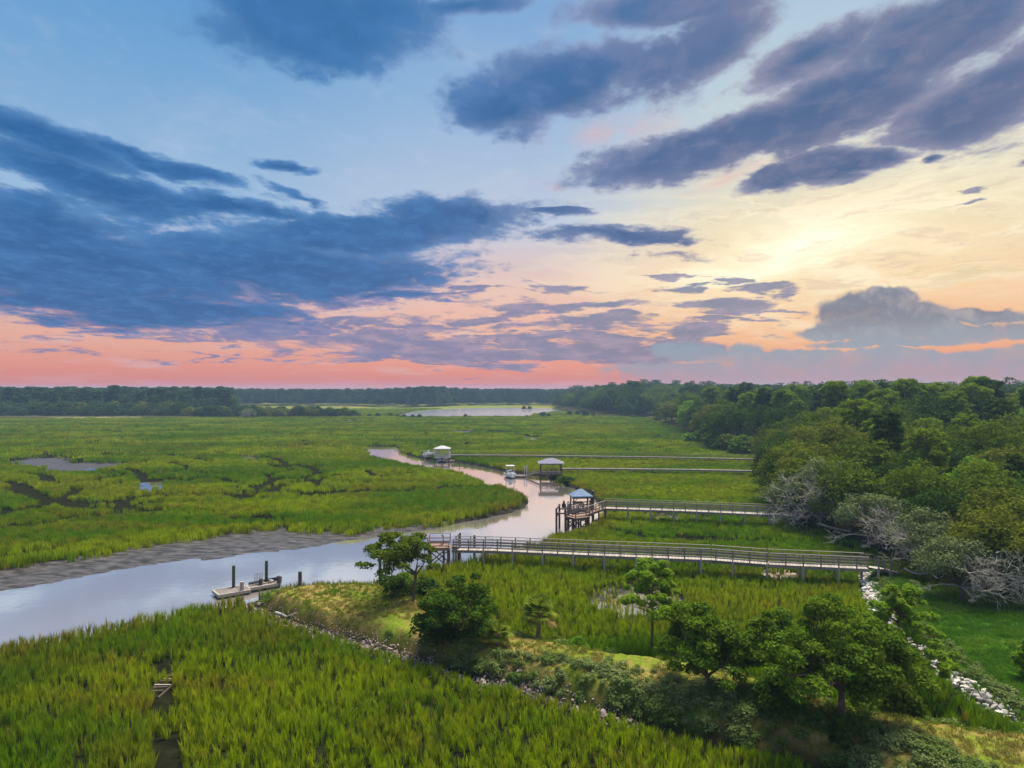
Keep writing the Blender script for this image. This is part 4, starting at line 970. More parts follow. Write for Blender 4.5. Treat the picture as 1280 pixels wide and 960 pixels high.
# boat lift frame on four tall pilings
lx, ly = G(695.5, 666.8, 0.0); lx2, ly2 = G(706.7, 666.8, 0.0)
root = empty('boat_lift', (lx, ly, 0), 'empty dark boat lift frame on four tall pilings left of the blue pavilion', 'boat lift')
for dx_, dy_ in ((0, 0), (lx2 - lx, 0), (.6, 3.4), (lx2 - lx + .6, 3.4)):
    m_ = MB(); m_.cyl(0, 0, -.8, 3.15, .14, .13); m_.build('piling', M_pile, root, (dx_, dy_, 0))
m_ = MB(); w_ = lx2 - lx
for z in (3.0, 2.1): m_.bar((0, 0, z), (.6, 3.4, z), .14, .18); m_.bar((w_, 0, z), (w_ + .6, 3.4, z), .14, .18)
m_.bar((0, 0, 2.5), (w_, 0, 2.5), .12, .16); m_.bar((.6, 3.4, 2.5), (w_ + .6, 3.4, 2.5), .12, .16); m_.build('lift_beam', M_pile, root)
m_ = MB(); m_.box(w_ * .9, 1.0, 3.3, .5, .4, .5); m_.cyl(w_ * .9, 1.0, 3.5, 3.95, .16, .1); m_.build('winch', M_motor, root)
# gear on the second dock: a tall dark piling
def piling(px, py, z0, ptop, label, mat, r_=.14, name='piling', group=None, cap=False):
    x, y = G(px, py, z0); dz_ = ray(px, ptop); z1 = CAMZ + dz_[2] / dz_[1] * y
    root_ = empty(name, (x, y, z0), label, 'piling', group); m_ = MB(); m_.cyl(0, 0, -1, z1 - z0, r_, r_ * .92, 12); m_.build('post', mat, root_)
    if cap: m_ = MB(); m_.cyl(0, 0, z1 - z0, z1 - z0 + .12, r_ * 1.15, .03, 12); m_.build('cap', M_float, root_)
    return root_
piling(741, 637, 2.0, 613.5, 'stout dark piling rising behind the blue roofed pavilion', M_pile, .2, cap=True)
piling(593, 698, 0.0, 669, 'tall dark piling in front of the nearest boardwalk where it leaves the creek bank', M_pile, .14)
piling(575, 699, 0.0, 666, 'slim dark piling behind the nearest boardwalk beside its ramp', M_pile, .11)
piling(475, 726, .0, 673.5, 'tall green stained piling standing in the water left of the small twisted oak', M_pgreen, .15)
piling(375, 731.5, 0.0, 714.5, 'short dark piling standing alone at the grassy tip of the spit', M_pile, .19)

# third and fourth boardwalks (thin pale lines across the marsh)
boardwalk('boardwalk', 'low narrow pale boardwalk without rails from the open dock house to the wood', [g3(702, 585.5, 1.5), g3(760, 585.6, 1.5), g3(850, 586.5, 1.5), g3(985, 589, 1.5)], 1.3, 3.6, 0, 2, plank=.4, deck_mat=M_dull)
boardwalk('boardwalk', 'farthest long pale boardwalk crossing the marsh from the white railed dock house', [g3(564, 568.5, 1.5), g3(660, 569, 1.5), g3(819, 571, 1.5), g3(985, 574.5, 1.5)], 1.4, 4.4, 1, 4.4, plank=.4, deck_mat=M_dull, sides=(1,), rail_h=.9)

# open dock house with grey hipped roof
hx, hy = G(688.5, 590.5, 1.25)
platform('dock_platform', 'dock house deck with reddish rails standing in the creek bend', hx, hy, 1.25, 4.4, 3.6, 0, railm=M_red, deck=M_deck, rail_h=.95, brace=False, pm=M_pile)
pavilion('dock_house', 'open dock house with grey hipped roof and white fascia in the creek bend', hx, hy, 1.28, 4.1, 3.3, 1.9, 1.0, .45, 0, M_mauve, M_pile, 'dock house')
root = empty('picnic_table', (hx + .6, hy + .2, 1.28), 'timber picnic table under the grey roofed dock house', 'table')
m_ = MB(); m_.box(0, 0, .74, 1.6, .8, .05); m_.build('tabletop', M_red, root)
for y in (-.65, .65): m_ = MB(); m_.box(0, y, .45, 1.6, .26, .04); m_.build('bench_seat', M_red, root)
for x in (-.6, .6): m_ = MB(); m_.bar((x, -.6, 0), (x, .3, .72), .07, .09); m_.bar((x + .07, .6, 0), (x + .07, -.3, .72), .07, .09); m_.box(x - .05, 0, .4, .05, 1.4, .08); m_.build('leg', M_pile, root)
fx, fy = G(650.5, 594.6, .3)
ga = np.array([hx - 2.25, hy - .5, 1.2]); gb = np.array([fx + 1.3, fy + .1, .45])
root = empty('gangway', tuple(ga), 'pale sloping gangway from the grey roofed dock house down to its floating dock', 'gangway'); m_ = MB(); m_.bar((0, 0, 0), tuple(gb - ga), 1.0, .08); m_.build('deck', M_deck, root)
for s_ in (-.5, .5): m_ = MB(); m_.bar((0, s_, .5), tuple(gb - ga + [0, s_, .5]), .05, .06); m_.bar((0, s_, .1), tuple(gb - ga + [0, s_, .1]), .05, .12); m_.build('handrail', M_steel, root)
def float_dock(name, label, cx, cy, lx, ly, rz, z=.35):
    root_ = empty(name, (cx, cy, 0), label, 'floating dock', None, rz); m_ = MB(); u = -lx / 2 + .15
    while u < lx / 2: m_.box(u, 0, z, .28, ly - .12, .05); u += .3
    m_.build('deck', M_dull, root_)
    m_ = MB()
    for y in (-ly / 2, ly / 2): m_.box(0, y, z - .06, lx + .14, .12, .26, tint=1)
    for x in (-lx / 2 - .01, lx / 2 + .01): m_.box(x, 0, z - .065, .12, ly - .12, .25, tint=1)
    m_.build('fascia', M_pilel, root_)
    k = max(2, int(lx / 1.8))
    for i in range(k): m_ = MB(); m_.box(0, 0, .02, lx / k * .8, ly * .88, .44); m_.build('float', M_float, root_, (-lx / 2 + lx * (i + .5) / k, 0, 0))
    return root_
float_dock('floating_dock', 'small floating dock with the white boat moored at its left end', fx, fy, 2.4, 1.5, 0)
piling(655.6, 595.5, 0, 582.5, 'left one of the two slim pale poles beside the small floating dock', M_white, .08)
piling(658.2, 595.0, 0, 580.8, 'right one of the two slim pale poles beside the small floating dock', M_white, .08)
# boats
def hull(L, B, Hh, root, mat, name='hull'):
    st = [(-.5, .86, .0, .80), (-.2, 1, -.05, .82), (.15, .96, -.05, .88), (.35, .68, .0, .96), (.46, .32, .12, 1.04), (.5, .04, .30, 1.1)]
    V = []; Fc = []
    for t_, bw, kz, gz in st:
        x = t_ * L; b_ = B / 2 * bw
        V += [(x, -b_, gz * Hh), (x, -b_ * .82, .30 * Hh + kz * .3), (x, 0, kz * Hh - .08), (x, b_ * .82, .30 * Hh + kz * .3), (x, b_, gz * Hh), (x, b_ * .86, gz * Hh - .02), (x, b_ * .7, .42 * Hh), (x, -b_ * .7, .42 * Hh), (x, -b_ * .86, gz * Hh - .02)]
    for i in range(len(st) - 1):
        for j in range(9): a = i * 9 + j; b_ = i * 9 + (j + 1) % 9; Fc.append((a, b_, b_ + 9, a + 9))
    Fc.append(tuple(range(8, -1, -1))); m_ = MB(); m_.poly(V, Fc); return m_.build(name, mat, root)
def console_boat(name, label, loc, rz, L=5.6, B=2.1, top=True):
    root_ = empty(name, loc, label, 'boat', None, rz); hull(L, B, .85, root_, M_fiber)
    m_ = MB(); m_.box(-.2, 0, .85, .7, .7, .95); m_.hexa([(-.05, -.35, 1.33), (.16, -.35, 1.33), (.16, .35, 1.33), (-.05, .35, 1.33), (-.08, -.3, 1.62), (-.03, -.3, 1.62), (-.03, .3, 1.62), (-.08, .3, 1.62)]); cn = m_.build('console', M_fiber, root_)
    m_ = MB(); m_.box(.17, 0, 1.2, .02, .5, .24); m_.build('windscreen', M_glass, cn)
    m_ = MB(); m_.box(-1.1, 0, .7, .45, .8, .5); m_.box(-1.32, 0, 1.1, .08, .8, .4); m_.build('seat', M_fiber, root_)
    m_ = MB(); m_.box(-L / 2 - .18, 0, .95, .42, .36, .55); m_.box(-L / 2 - .14, 0, .35, .16, .14, .9); m_.cyl(-L / 2 - .16, 0, -.15, 0, .14, .14); m_.build('outboard_motor', M_motor, root_)
    if top:
        m_ = MB(); m_.box(-.25, 0, 2.32, 1.9, 1.75, .08); m_.box(-.25, 0, 2.37, 1.6, 1.45, .05); m_.build('t_top', M_fiber, root_)
        m_ = MB()
        for x in (-.75, .25):
            for y in (-.8, .8): m_.bar((x, y, .6), (x, y * 1.0, 2.28), .07, .07)
        m_.build('top_frame', M_white, root_)
    m_ = MB()
    for y in (-1, 1): m_.bar((.6, y * B * .46, 1.1), (L * .44, y * B * .22, 1.3), .03, .03); m_.bar((.6, y * B * .46, .75), (.6, y * B * .46, 1.1), .03, .03)
    m_.build('bow_rail', M_steel, root_)
    return root_
bx, by = G(638, 596.5, 0.0)
console_boat('centre_console_boat', 'white centre console boat with hard top moored at the small floating dock', (bx, by, .02), R(-80))
# white railed dock house, farther upstream
wx0, wy0 = G(553, 570.5, 1.4)
platform('dock_platform', 'white railed dock deck farthest up the creek', wx0, wy0, 1.4, 3.7, 3.2, 0, railm=M_white, deck=M_deck, rail_h=1.0, brace=True)
pavilion('dock_house', 'far dock house with pale metal hipped roof on white posts', wx0, wy0, 1.43, 3.2, 2.7, 1.9, .75, .4, 0, M_silver, M_white, 'dock house')
x, y = G(536.5, 574, .0)
root = empty('boat_lift', (x, y, 0), 'small boat lift with slim pilings left of the far white railed dock house', 'boat lift')
for dx_, dy_ in ((-1.1, -.9), (1.1, -.9), (-1.1, .9), (1.1, .9)): m_ = MB(); m_.cyl(0, 0, -.6, 2.3, .1, .09); m_.build('piling', M_pilel, root, (dx_, dy_, 0))
m_ = MB(); m_.bar((-1.1, -.9, .75), (1.1, -.9, .75), .1, .12); m_.bar((-1.1, .9, .75), (1.1, .9, .75), .1, .12); m_.build('cradle', M_steel, root)
o = console_boat('skiff', 'small grey white skiff hanging on the lift by the far dock house', (x, y, .85), R(20), 3.4, 1.5, False)
piling(564, 573, .0, 567, 'pale short piling right of the far white railed dock house', M_white, .11)
piling(574.5, 582, .0, 576, 'slim dark piling alone in the creek below the far dock house', M_pgreen, .09)
x, y = G(557, 578, 0.0)
float_dock('floating_dock', 'dark low floating dock in the water in front of the far dock house', x, y + 1.5, 4.0, 1.6, .05)

# floating dock at the tip of the spit
ax, ay = G(269, 742.5, .35); ex, ey = G(345, 729.5, .35); ang = math.atan2(ey - ay, ex - ax); Ld = math.hypot(ex - ax, ey - ay)
ca, sa = math.cos(ang), math.sin(ang)
float_dock('floating_dock', 'low grey floating dock with pale edge boards at the tip of the grassy spit', ax + ca * 1.25, ay + sa * 1.25 + .3, 2.6, 1.9, ang)
float_dock('floating_dock', 'long narrow pale finger of floating dock reaching from the spit to the wide float', ax + ca * (2.7 + (Ld - 2.6) / 2), ay + sa * (2.7 + (Ld - 2.6) / 2) + .1, Ld - 2.7, .85, ang, .40)
x, y = ax + ca * (Ld - 1.3), ay + sa * (Ld - 1.3) + 1.2
root = empty('skiff', (x, y, .0), 'dark little boat tied behind the finger of the spit float', 'boat', None, ang); hull(2.9, 1.3, .6, root, M_navy)
m_ = MB(); m_.box(-.3, 0, .42, .3, 1.0, .05); m_.box(.5, 0, .44, .3, .9, .05); m_.build('thwart', M_rail, root)
root = empty('handrail', (ax + ca * 3.1, ay + sa * 3.1 + .75, .4), 'thin pale metal rail along the back of the narrow spit float', 'railing', None, ang)
m_ = MB(); Lr = Ld - 4.6; m_.bar((0, 0, 1.0), (Lr, 0, 1.0), .035, .035); m_.bar((0, 0, .55), (Lr, 0, .55), .025, .025); m_.build('top_bar', M_steel, root)
for k in range(6): m_ = MB(); m_.box(0, 0, .5, .035, .035, 1.0); m_.build('upright', M_steel, root, (Lr * k / 5, 0, 0))
piling(292, 739.5, 0, 707, 'tall green piling through the wide float, left of the two tall ones', M_pgreen, .15)
piling(333, 732.5, 0, 701, 'tallest green piling at the spit float, right of the two tall ones', M_pgreen, .15)
piling(302.5, 743.5, 0, 727, 'short brown piling in front of the junction of the two spit floats', M_pilel, .19)
piling(326, 737.0, 0, 723.4, 'short dark piling in front of the middle of the narrow spit float', M_pile, .18)
piling(348, 732.0, .2, 720, 'short dark piling at the shore end of the spit float', M_pile, .18)

# remains of an old plank walk in the near cordgrass
ox, oy = G(205, 850, .7)
root = empty('old_plank_walk', (ox, oy, .36), 'rotten remains of a plank walk half sunk in the near cordgrass', 'plank walk')
rg_ = random.Random(8)
for k in range(7):
    m_ = MB(); m_.box(0, 0, 0, 1.15 * rg_.uniform(.75, 1), .11, .04, rg_.uniform(-.12, .12)); m_.build('plank', M_pilel if k in (2, 4) else M_pile, root, (rg_.uniform(-.1, .1), -.9 + k * .42 + rg_.uniform(-.05, .05), .06 + rg_.uniform(0, .1)))
for s_ in (-.45, .45): m_ = MB(); m_.bar((s_, -1.6, -.05), (s_ + .05, 2.4, .0), .09, .14); m_.build('joist', M_pile, root)

# ------------------------------------------------------------------ spit and shore: named trees
NR = np.random.default_rng(21)
def near_tree(name, label, cat, px, pbase, ptop, pw, leafm, n, size, rl, k, z0f=.35, lean=(0, 0), zg=None, irr=.22, flat=.75, sides=7, elong=1.0, bark=None, cut=None, r0=.12, offx=0.0):
    """crown width pw and height from the marked spots; each tree is its own mesh"""
    zg = 1.6; x, y = G(px, pbase, zg); sc_ = y / F; Ht = (pbase - ptop) * sc_ * 1.02; Rw = pw * sc_ / 2
    z0 = Ht * z0f; lob = dome(NR, Rw - rl * .5, Ht - z0 - rl * .35, z0, k, rl, flat, irr)
    lob = [(q_[0] + offx * sc_, *q_[1:]) for q_ in lob]
    if cut: lob = [q_ for i, q_ in enumerate(lob) if i % cut]
    La = np.array(lob); zt = (La[:, 2] + La[:, 5]).max(); La[:, 2] *= Ht / zt; rm = np.percentile(np.abs(La[:, 0] - offx * sc_) + La[:, 3], 93); La[:, 0] = (La[:, 0] - offx * sc_) * Rw / rm + offx * sc_; La[:, 1] *= Rw / rm; lob = [tuple(q_) for q_ in La]
    kd = tree_kind(leaves(NR, lob, n, size, elong), leafm, skeleton(NR, lob, z0 * .8, r0, 6, lean, every=1), bark or M_bark, sides)
    o_ = empty(name, (x, y, H(x, y) - .05), label, cat)
    for nm, me_ in (('crown', kd.crown), ('trunk', kd.trunk)): c_ = bpy.data.objects.new(nm, me_); COL.objects.link(c_); c_.parent = o_
    return o_
near_tree('twisted_oak', 'small thin crowned oak with a leaning pale trunk on the spit, beside the green piling', 'tree', 516, 752, 666, 98, M_oak, 9000, .105, .48, 40, .50, (.25, 0), irr=.3, cut=3, r0=.13, offx=-12, flat=.5)
near_tree('round_oak', 'dense dark round oak on the spit left of the palm', 'tree', 573, 802, 725, 98, M_deep, 19000, .085, .46, 44, .30, zg=1.6, irr=.2, r0=.11, cut=7, flat=.6)
near_tree('shore_oak', 'leftmost of the large green bushy oaks in the right foreground', 'tree', 884, 866, 758, 112, M_wax, 20000, .09, .44, 50, .26, zg=1.6, irr=.24, cut=6, flat=.62, r0=.14)
near_tree('shore_oak', 'middle oak of the foreground thicket, half hidden between two larger ones', 'tree', 966, 864, 760, 92, M_wax, 14000, .09, .44, 40, .26, zg=1.6, irr=.24, cut=5, flat=.62, r0=.14)
near_tree('shore_oak', 'largest spreading oak of the right foreground over bare brown ground', 'tree', 1052, 902, 750, 180, M_wax, 38000, .085, .50, 96, .32, zg=1.6, irr=.22, cut=8, flat=.6, r0=.2)
near_tree('shore_oak', 'small oak hanging low below the left side of the largest foreground oak', 'tree', 975, 892, 842, 62, M_deep, 5000, .09, .38, 20, .08, zg=1.6, r0=.06)
near_tree('shore_oak', 'dark oak sprawling at the right end of the foreground thicket', 'tree', 1124, 884, 822, 62, M_oak, 6000, .09, .42, 34, .1, zg=1.6, r0=.1)
# pines of the spit
def near_pine(name, label, px, pbase, ptop, pw, leafm, lo, zg, n, k, rl, off=0):
    x, y = G(px, pbase, zg); sc_ = y / F; Ht = (pbase - ptop) * sc_
    kd = None; lob = []; br = []; tl = limb((0, 0, -.3), (.1, 0, Ht * .95), .12, .035, NR, 8, .025); tp = np.array(tl)
    for i in range(k):
        u = (i + NR.uniform()) / k; z = Ht * (lo + (1 - lo) * u); a = i * 2.4 + NR.normal(0, .4); r_ = pw * sc_ / 2 * (1 - .7 * u ** 1.5) * NR.uniform(.35, 1.0)
        c_ = tp[np.argmin(abs(tp[:, 2] - z)), :3]; p = (c_[0] + r_ * math.cos(a), c_[1] + r_ * math.sin(a), min(z + r_ * .1, Ht * 1.0)); s_ = rl * NR.uniform(.6, 1.3)
        lob.append((*p, s_, s_, s_ * .62)); br.append(limb((c_[0], c_[1], z - r_ * .25), p, .04, .012, NR, 4, .08))
    kd = tree_kind(leaves(NR, lob, n, .085, 1.9, -.95, .7), leafm, [tl] + br, M_pbark, 7)
    o_ = empty(name, (x, y, H(x, y) - .05), label, 'tree')
    for nm, me_ in (('crown', kd.crown), ('trunk', kd.trunk)): c_ = bpy.data.objects.new(nm, me_); COL.objects.link(c_); c_.parent = o_
near_pine('young_pine', 'slender young pine with bare dark trunk standing in front of the white marsh pool', 815, 806, 691, 96, M_pine2, .48, 1.0, 13000, 54, .30)
near_pine('young_pine', 'bright yellow green young pine behind the largest foreground oak, beside the rock line', 1127, 855, 719, 120, M_pine2, .26, 1.0, 19000, 74, .27)
near_pine('young_pine', 'tip of a small bright pine at the right picture edge above the rocks', 1286, 850, 800, 36, M_pine2, .1, .9, 3500, 18, .22)
near_pine('pine_sapling', 'little dark pine sapling on the bare ground below the largest foreground oak', 1048, 930, 899, 26, M_dark, .0, 1.3, 2600, 16, .2)
# palm: fan leaves round a booted trunk
M_palm = leaf_mat('palm leaflets', C(.06, .13, .015), C(.26, .28, .035), .35)
M_palmd = leaf_mat('dying palm leaflets', C(.32, .20, .07), C(.52, .36, .17), .3)
M_boot = bark_mat('palm boots', C(.16, .09, .07), C(.42, .27, .22), 9)
def fan(mb, base, az_, el_, Ls, Rf, nl, rg, curl=.35):
    d = np.array([math.cos(az_) * math.cos(el_), math.sin(az_) * math.cos(el_), math.sin(el_)]); base = np.array(base, float); hub = base + d * Ls
    side = np.cross(d, [0, 0, 1.]); side /= np.linalg.norm(side); up = np.cross(side, d)
    mb.bar(base, hub, .03, .025, rg.uniform(0, 1))
    for i in range(nl):
        a = (i / (nl - 1) - .5) * 3.9; v_ = d * math.cos(a) + side * math.sin(a); L_ = Rf * (.72 + .28 * math.cos(a * .6)) * rg.uniform(.9, 1.08)
        nrm = up; w_ = .042; sv = np.cross(v_, nrm); mid_ = hub + v_ * L_ * .6 + up * .03; tip_ = hub + v_ * L_ + np.array([0, 0, -curl * L_ * rg.uniform(.5, 1.3)])
        k = len(mb.v); mb.v += [tuple(hub), tuple(mid_ - sv * w_), tuple(mid_ + sv * w_), tuple(tip_)]; mb.t += [rg.uniform(0, 1)] * 4; mb.f += [(k, k + 1, k + 2), (k + 1, k + 3, k + 2)]
def palm(name, label, px, pbase, zg, ht, nf, Ls, Rf, dead=.2, fat=.16):
    x, y = G(px, pbase, zg); root_ = empty(name, (x, y, H(x, y) - .03), label, 'palm tree'); rg = random.Random(px)
    if ht > .6:
        tl = [(.02 * math.sin(k * .8), 0, -.2 + (ht + .2) * k / 14, fat * (1.12 if k % 2 else .92) * (1.25 if k < 2 else 1)) for k in range(15)]
        tv, tf = tube_arrays([tl], 9); link('trunk', npmesh('trunk', tv, tf, M_boot), None, root_)
        m_ = MB()
        for k in range(46): a = k * 2.4; z = ht * (.12 + .88 * k / 46); m_.bar((math.cos(a) * fat * .8, math.sin(a) * fat * .8, z), (math.cos(a) * fat * 1.5, math.sin(a) * fat * 1.5, z + .22), .07, .03)
        m_.build('boot', M_boot, root_)
    for k in range(nf):
        u = k / nf; el_ = 1.4 - 1.95 * u + rg.uniform(-.12, .12); a = k * 2.4; m_ = MB(); fan(m_, (0, 0, ht + .02), a, el_, Ls * rg.uniform(.8, 1.1), Rf, 22, rg, .10 + .22 * u)
        m_.build('frond', M_palmd if (u > 1 - dead and rg.random() < .8) else M_palm, root_)
    return root_
palm('palm_tree', 'cabbage palm with round head and pinkish booted trunk on the spit', 673, 796, 1.25, 2.5, 30, .75, .78, .16, .13)
palm('palmetto', 'low palmetto with yellowing fronds between the round oak and the palm', 622, 812, 1.3, .65, 20, .5, .65, .12, .12)
palm('palmetto', 'small green palmetto at the right foot of the palm tree', 694, 795, 1.3, .25, 12, .35, .5, .2)

# shrubs on the spit
def shrub(px, pb_, zg, s_, k_, label, nm='shrub', sz=None, cat='shrub'):
    x, y = G(px, pb_, zg); return plant(shrubs[k_], nm, (x, y, H(x, y) - .05), s_, px * .7, label, cat, None, sz)
shrub(720, 800, 1.25, .62, 3, 'small round bright green shrub on the spit right of the palm', sz=.75)
shrub(497, 752, 1.2, .9, 4, 'dark low shrub at the left foot of the twisted oak')
shrub(484, 727, 1.0, 1.0, 4, 'dark shrub at the water edge left of the twisted oak trunk', sz=.7); shrub(503, 731, 1.0, 1.0, 0, 'green shrub behind the leaning trunk of the twisted oak'); shrub(531, 737, 1.0, 1.3, 4, 'dark shrub right of the leaning trunk of the twisted oak', sz=1.0)
shrub(548, 745, 1.0, 1.1, 2, 'olive shrub between the twisted oak and the round oak', sz=.8)
shrub(596, 800, 1.2, 1.0, 0, 'green shrub at the right foot of the dark round oak', sz=.7); shrub(550, 808, 1.2, 1.4, 4, 'dark shrub in front of the dark round oak', sz=1.0)
shrub(640, 797, 1.2, 1.0, 1, 'low grey green shrub between palmetto and palm', sz=.6); shrub(655, 794, 1.2, .8, 2, 'low shrub at the left foot of the palm', sz=.6)
shrub(895, 560, .6, 4.0, 0, 'light green bushy growth at the marsh edge before the far right wood', sz=3.2); shrub(872, 552, .6, 4.0, 3, 'bright low bushes at the tip of the far right wood', sz=2.6); shrub(930, 566, .8, 4.2, 0, 'green bushes at the edge of the wood above the farthest boardwalk', sz=3.2); shrub(912, 563, .8, 3.6, 2, 'olive bushes at the edge of the wood above the farthest boardwalk', sz=3.0)
shrub(668, 606, .4, 1.5, 4, 'dark bush on the creek bank right below the grey roofed dock house', sz=1.3) if False else None
shrub(707, 604, .4, 1.5, 4, 'dark bush on the creek bank right of the grey roofed dock house', sz=1.0)
# --- sea oxeye thicket along the near side of the spit
thm, T = material('sea oxeye leaves'); rnd = T.node('ShaderNodeObjectInfo').outputs['Random']
pos = T.node('ShaderNodeNewGeometry').outputs['Position']
cc = T.mix(T.ss(T.noise(pos, .35, 3, .5), .35, .65), C(.110, .160, .035), C(.200, .235, .090)); cc = T.mix(T.m('MULTIPLY', rnd, .5), cc, C(.08, .14, .02)); leafy(T, cc, .3)
def bushlet(n, r_, h_, size):
    lob = [(NR.normal(0, r_ * .4), NR.normal(0, r_ * .4), h_ * NR.uniform(.3, .7), r_ * .6, r_ * .6, h_ * .45) for _ in range(6)]
    V, Fq, t_ = leaves(NR, lob, n, size, 1.2); return bpy.data.objects.new('bushlet', npmesh('bushlet', V, Fq, thm))
bl = [bushlet(150, .40, .65, .075) for _ in range(4)]
n = 34000; r_ = np.sqrt(NR.uniform(30 ** 2, 72 ** 2, n)); a = NR.uniform(R(-25), R(41), n); x = r_ * np.sin(a); y = r_ * np.cos(a); f = land(x, y)
dn = seg_dist(x, y, isl_n); df_ = seg_dist(x, y, isl_f); px_ = 640 + x / y * F
wdt = np.interp(px_, [290, 340, 420, 520, 560, 640, 700, 800, 900, 1000, 1300], [.4, .5, .8, 1.0, 2.6, 1.6, 2.8, 3.4, 4.6, 4.4, 3.0])
bare = sstep(fbm(x * .5, y * .5, 101, 3), .47, .55) * (np.abs(dn - .5) < .9)
keep = (f['isl'] > .15) & (dn < wdt * NR.uniform(.6, 1.1, n)) & (NR.uniform(size=n) < np.where(dn < 1.4, 1 - .92 * bare, .8)) & ((dn > .75) | (px_ > 560))
keep |= (f['isl'] > .15) & (f['isl'] < 1.1) & (df_ < .8) & (px_ > 480) & (NR.uniform(size=n) < .55)
keep |= (f['dr'] < 1.9) & (f['dr'] > .75) & (x > 18) & (f['sl'] < 0) & (NR.uniform(size=n) < .8)
keep |= (f['sl'] < 0) & (f['sw'] < 1.6) & (NR.uniform(size=n) < .9)
keep |= (f['sw'] < .5) & (r_ < 90) & (NR.uniform(size=n) < .5)
x, y, h_ = x[keep], y[keep], f['h'][keep]; n = len(x)
s_ = NR.uniform(.35, .95, n) * (1 + .35 * (fbm(x * .5, y * .5, 103, 2) - .5)); pxk = px_[keep]; s_ = s_ * np.where(pxk < 540, .6, 1.0)
g = scatter('shrub_thicket', np.stack([x, y, h_ - .05], 1), np.stack([np.zeros(n), np.zeros(n), NR.uniform(0, 6.28, n)], 1), np.stack([s_, s_, s_ * .85], 1), NR.integers(0, 4, n), np.zeros(n), bl, thm)
prop(g, 'low grey green shrub thicket along the edge of the spit', 'thicket'); print('bushlets', n)
# --- short dry grass and weeds on the spit, lush short grass on the lawn
hm, T = material('short grass'); tin = attr(T, 'tint', 'INSTANCER'); rnd = T.node('ShaderNodeObjectInfo').outputs['Random']
cc = T.ramp(tin, [(0, C(.055, .15, .010)), (.33, C(.115, .235, .018)), (.5, C(.15, .20, .02)), (.75, C(.22, .22, .03)), (1, C(.29, .22, .075))]); cc = T.mix(T.m('MULTIPLY', rnd, .3), cc, C(.10, .16, .02)); leafy(T, cc, .35)
ht = [blade_tuft('short tuft', 22, .16, .22, .022, .9, GR, hm) for _ in range(4)] + [blade_tuft('lawn tuft', 26, .26, .34, .03, .9, GR, hm) for _ in range(4)]
n = 52000; r_ = np.sqrt(NR.uniform(28 ** 2, 76 ** 2, n)); a = NR.uniform(R(-26), R(41), n); x = r_ * np.sin(a); y = r_ * np.cos(a); f = land(x, y)
px_ = 640 + x / y * F; spot = fbm(x * .35, y * .35, 111, 3); isd = (f['isl'] > .6) & (f['si'] < 0)
edge_ = np.minimum(seg_dist(x, y, isl_n), seg_dist(x, y, isl_f) * 1.2)
dryv = sstep(spot * .8 + .25 * sstep(edge_, .5, 2.2), .42, .66)
barep = (np.hypot(x - G(795, 832, 1.3)[0], (y - G(795, 832, 1.3)[1]) * .8) < 1.3) | (sstep(spot, .60, .66) > .5)
lawn_ = (f['lawn'] > .5) & (r_ > 0)
keep = (isd & ~barep & (NR.uniform(size=n) < .75)) | lawn_ | ((f['sl'] > 0) & (f['si'] > 0) & (f['dr'] > .6) & (f['dr'] < 1.2) & (x > 15))
x, y = x[keep], y[keep]; isd = isd[keep]; n = len(x); tt = np.where(isd, .45 + .5 * dryv[keep], .02 + .36 * sstep(fbm(x * .18, y * .5, 113, 3), .4, .6)) + NR.normal(0, .05, n)
s_ = NR.uniform(.6, 1.3, n) * np.where(isd, 1.0, .95)
g = scatter('short_grass', np.stack([x, y, f['h'][keep] - .01], 1), np.stack([NR.normal(0, .12, n), NR.normal(0, .12, n), NR.uniform(0, 6.28, n)], 1), np.stack([s_, s_, s_], 1), np.where(isd, NR.integers(0, 4, n), NR.integers(4, 8, n)), np.clip(tt, 0, 1), ht, hm)
prop(g, 'short grass, dry on the spit and lush on the lawn beside the wood', 'grass'); print('short', n)

# ------------------------------------------------------------------ rocks
def rock_mesh(name, mat, rg, fl=.65):
    import bmesh
    bm = bmesh.new(); bmesh.ops.create_icosphere(bm, subdivisions=2, radius=.5)
    ax_ = [rg.uniform(.7, 1.2), rg.uniform(.6, 1.0), rg.uniform(.45, .8) * fl / .65]
    cuts = [(np.array([rg.normal(), rg.normal(), rg.normal()])) for _ in range(7)]
    for v_ in bm.verts:
        p = np.array(v_.co)
        for c_ in cuts:
            c2 = c_ / np.linalg.norm(c_); dd = p @ c2
            if dd > .27: p = p - c2 * (dd - .27)
        v_.co = tuple(p * ax_ * 1.25)
    me_ = bpy.data.meshes.new(name); bm.to_mesh(me_); bm.free(); me_.materials.append(mat); return me_
def rock_mat(name, c1, c2, c3):
    m_, T = material(name); pos = T.node('ShaderNodeNewGeometry').outputs['Position']; rnd_ = T.node('ShaderNodeObjectInfo').outputs['Random']; n_ = T.noise(pos, 7, 4, .65)
    col = T.mix(rnd_, c1, c2); col = T.mix(T.m('MULTIPLY', T.ss(n_, .4, .7), .6), col, c3); T.l.new(principled(T, col, .9, .2, n_, .6, .03), T.out.inputs[0]); return m_
M_rockw = rock_mat('pale limestone', C(.30, .27, .23), C(.68, .63, .56), C(.16, .14, .11))
M_rockg = rock_mat('pinkish oyster rubble', C(.13, .10, .085), C(.44, .34, .30), C(.07, .055, .045))
rw = [rock_mesh('riprap', M_rockw, NR) for _ in range(6)]; rk = [rock_mesh('rubble', M_rockg, NR) for _ in range(5)]
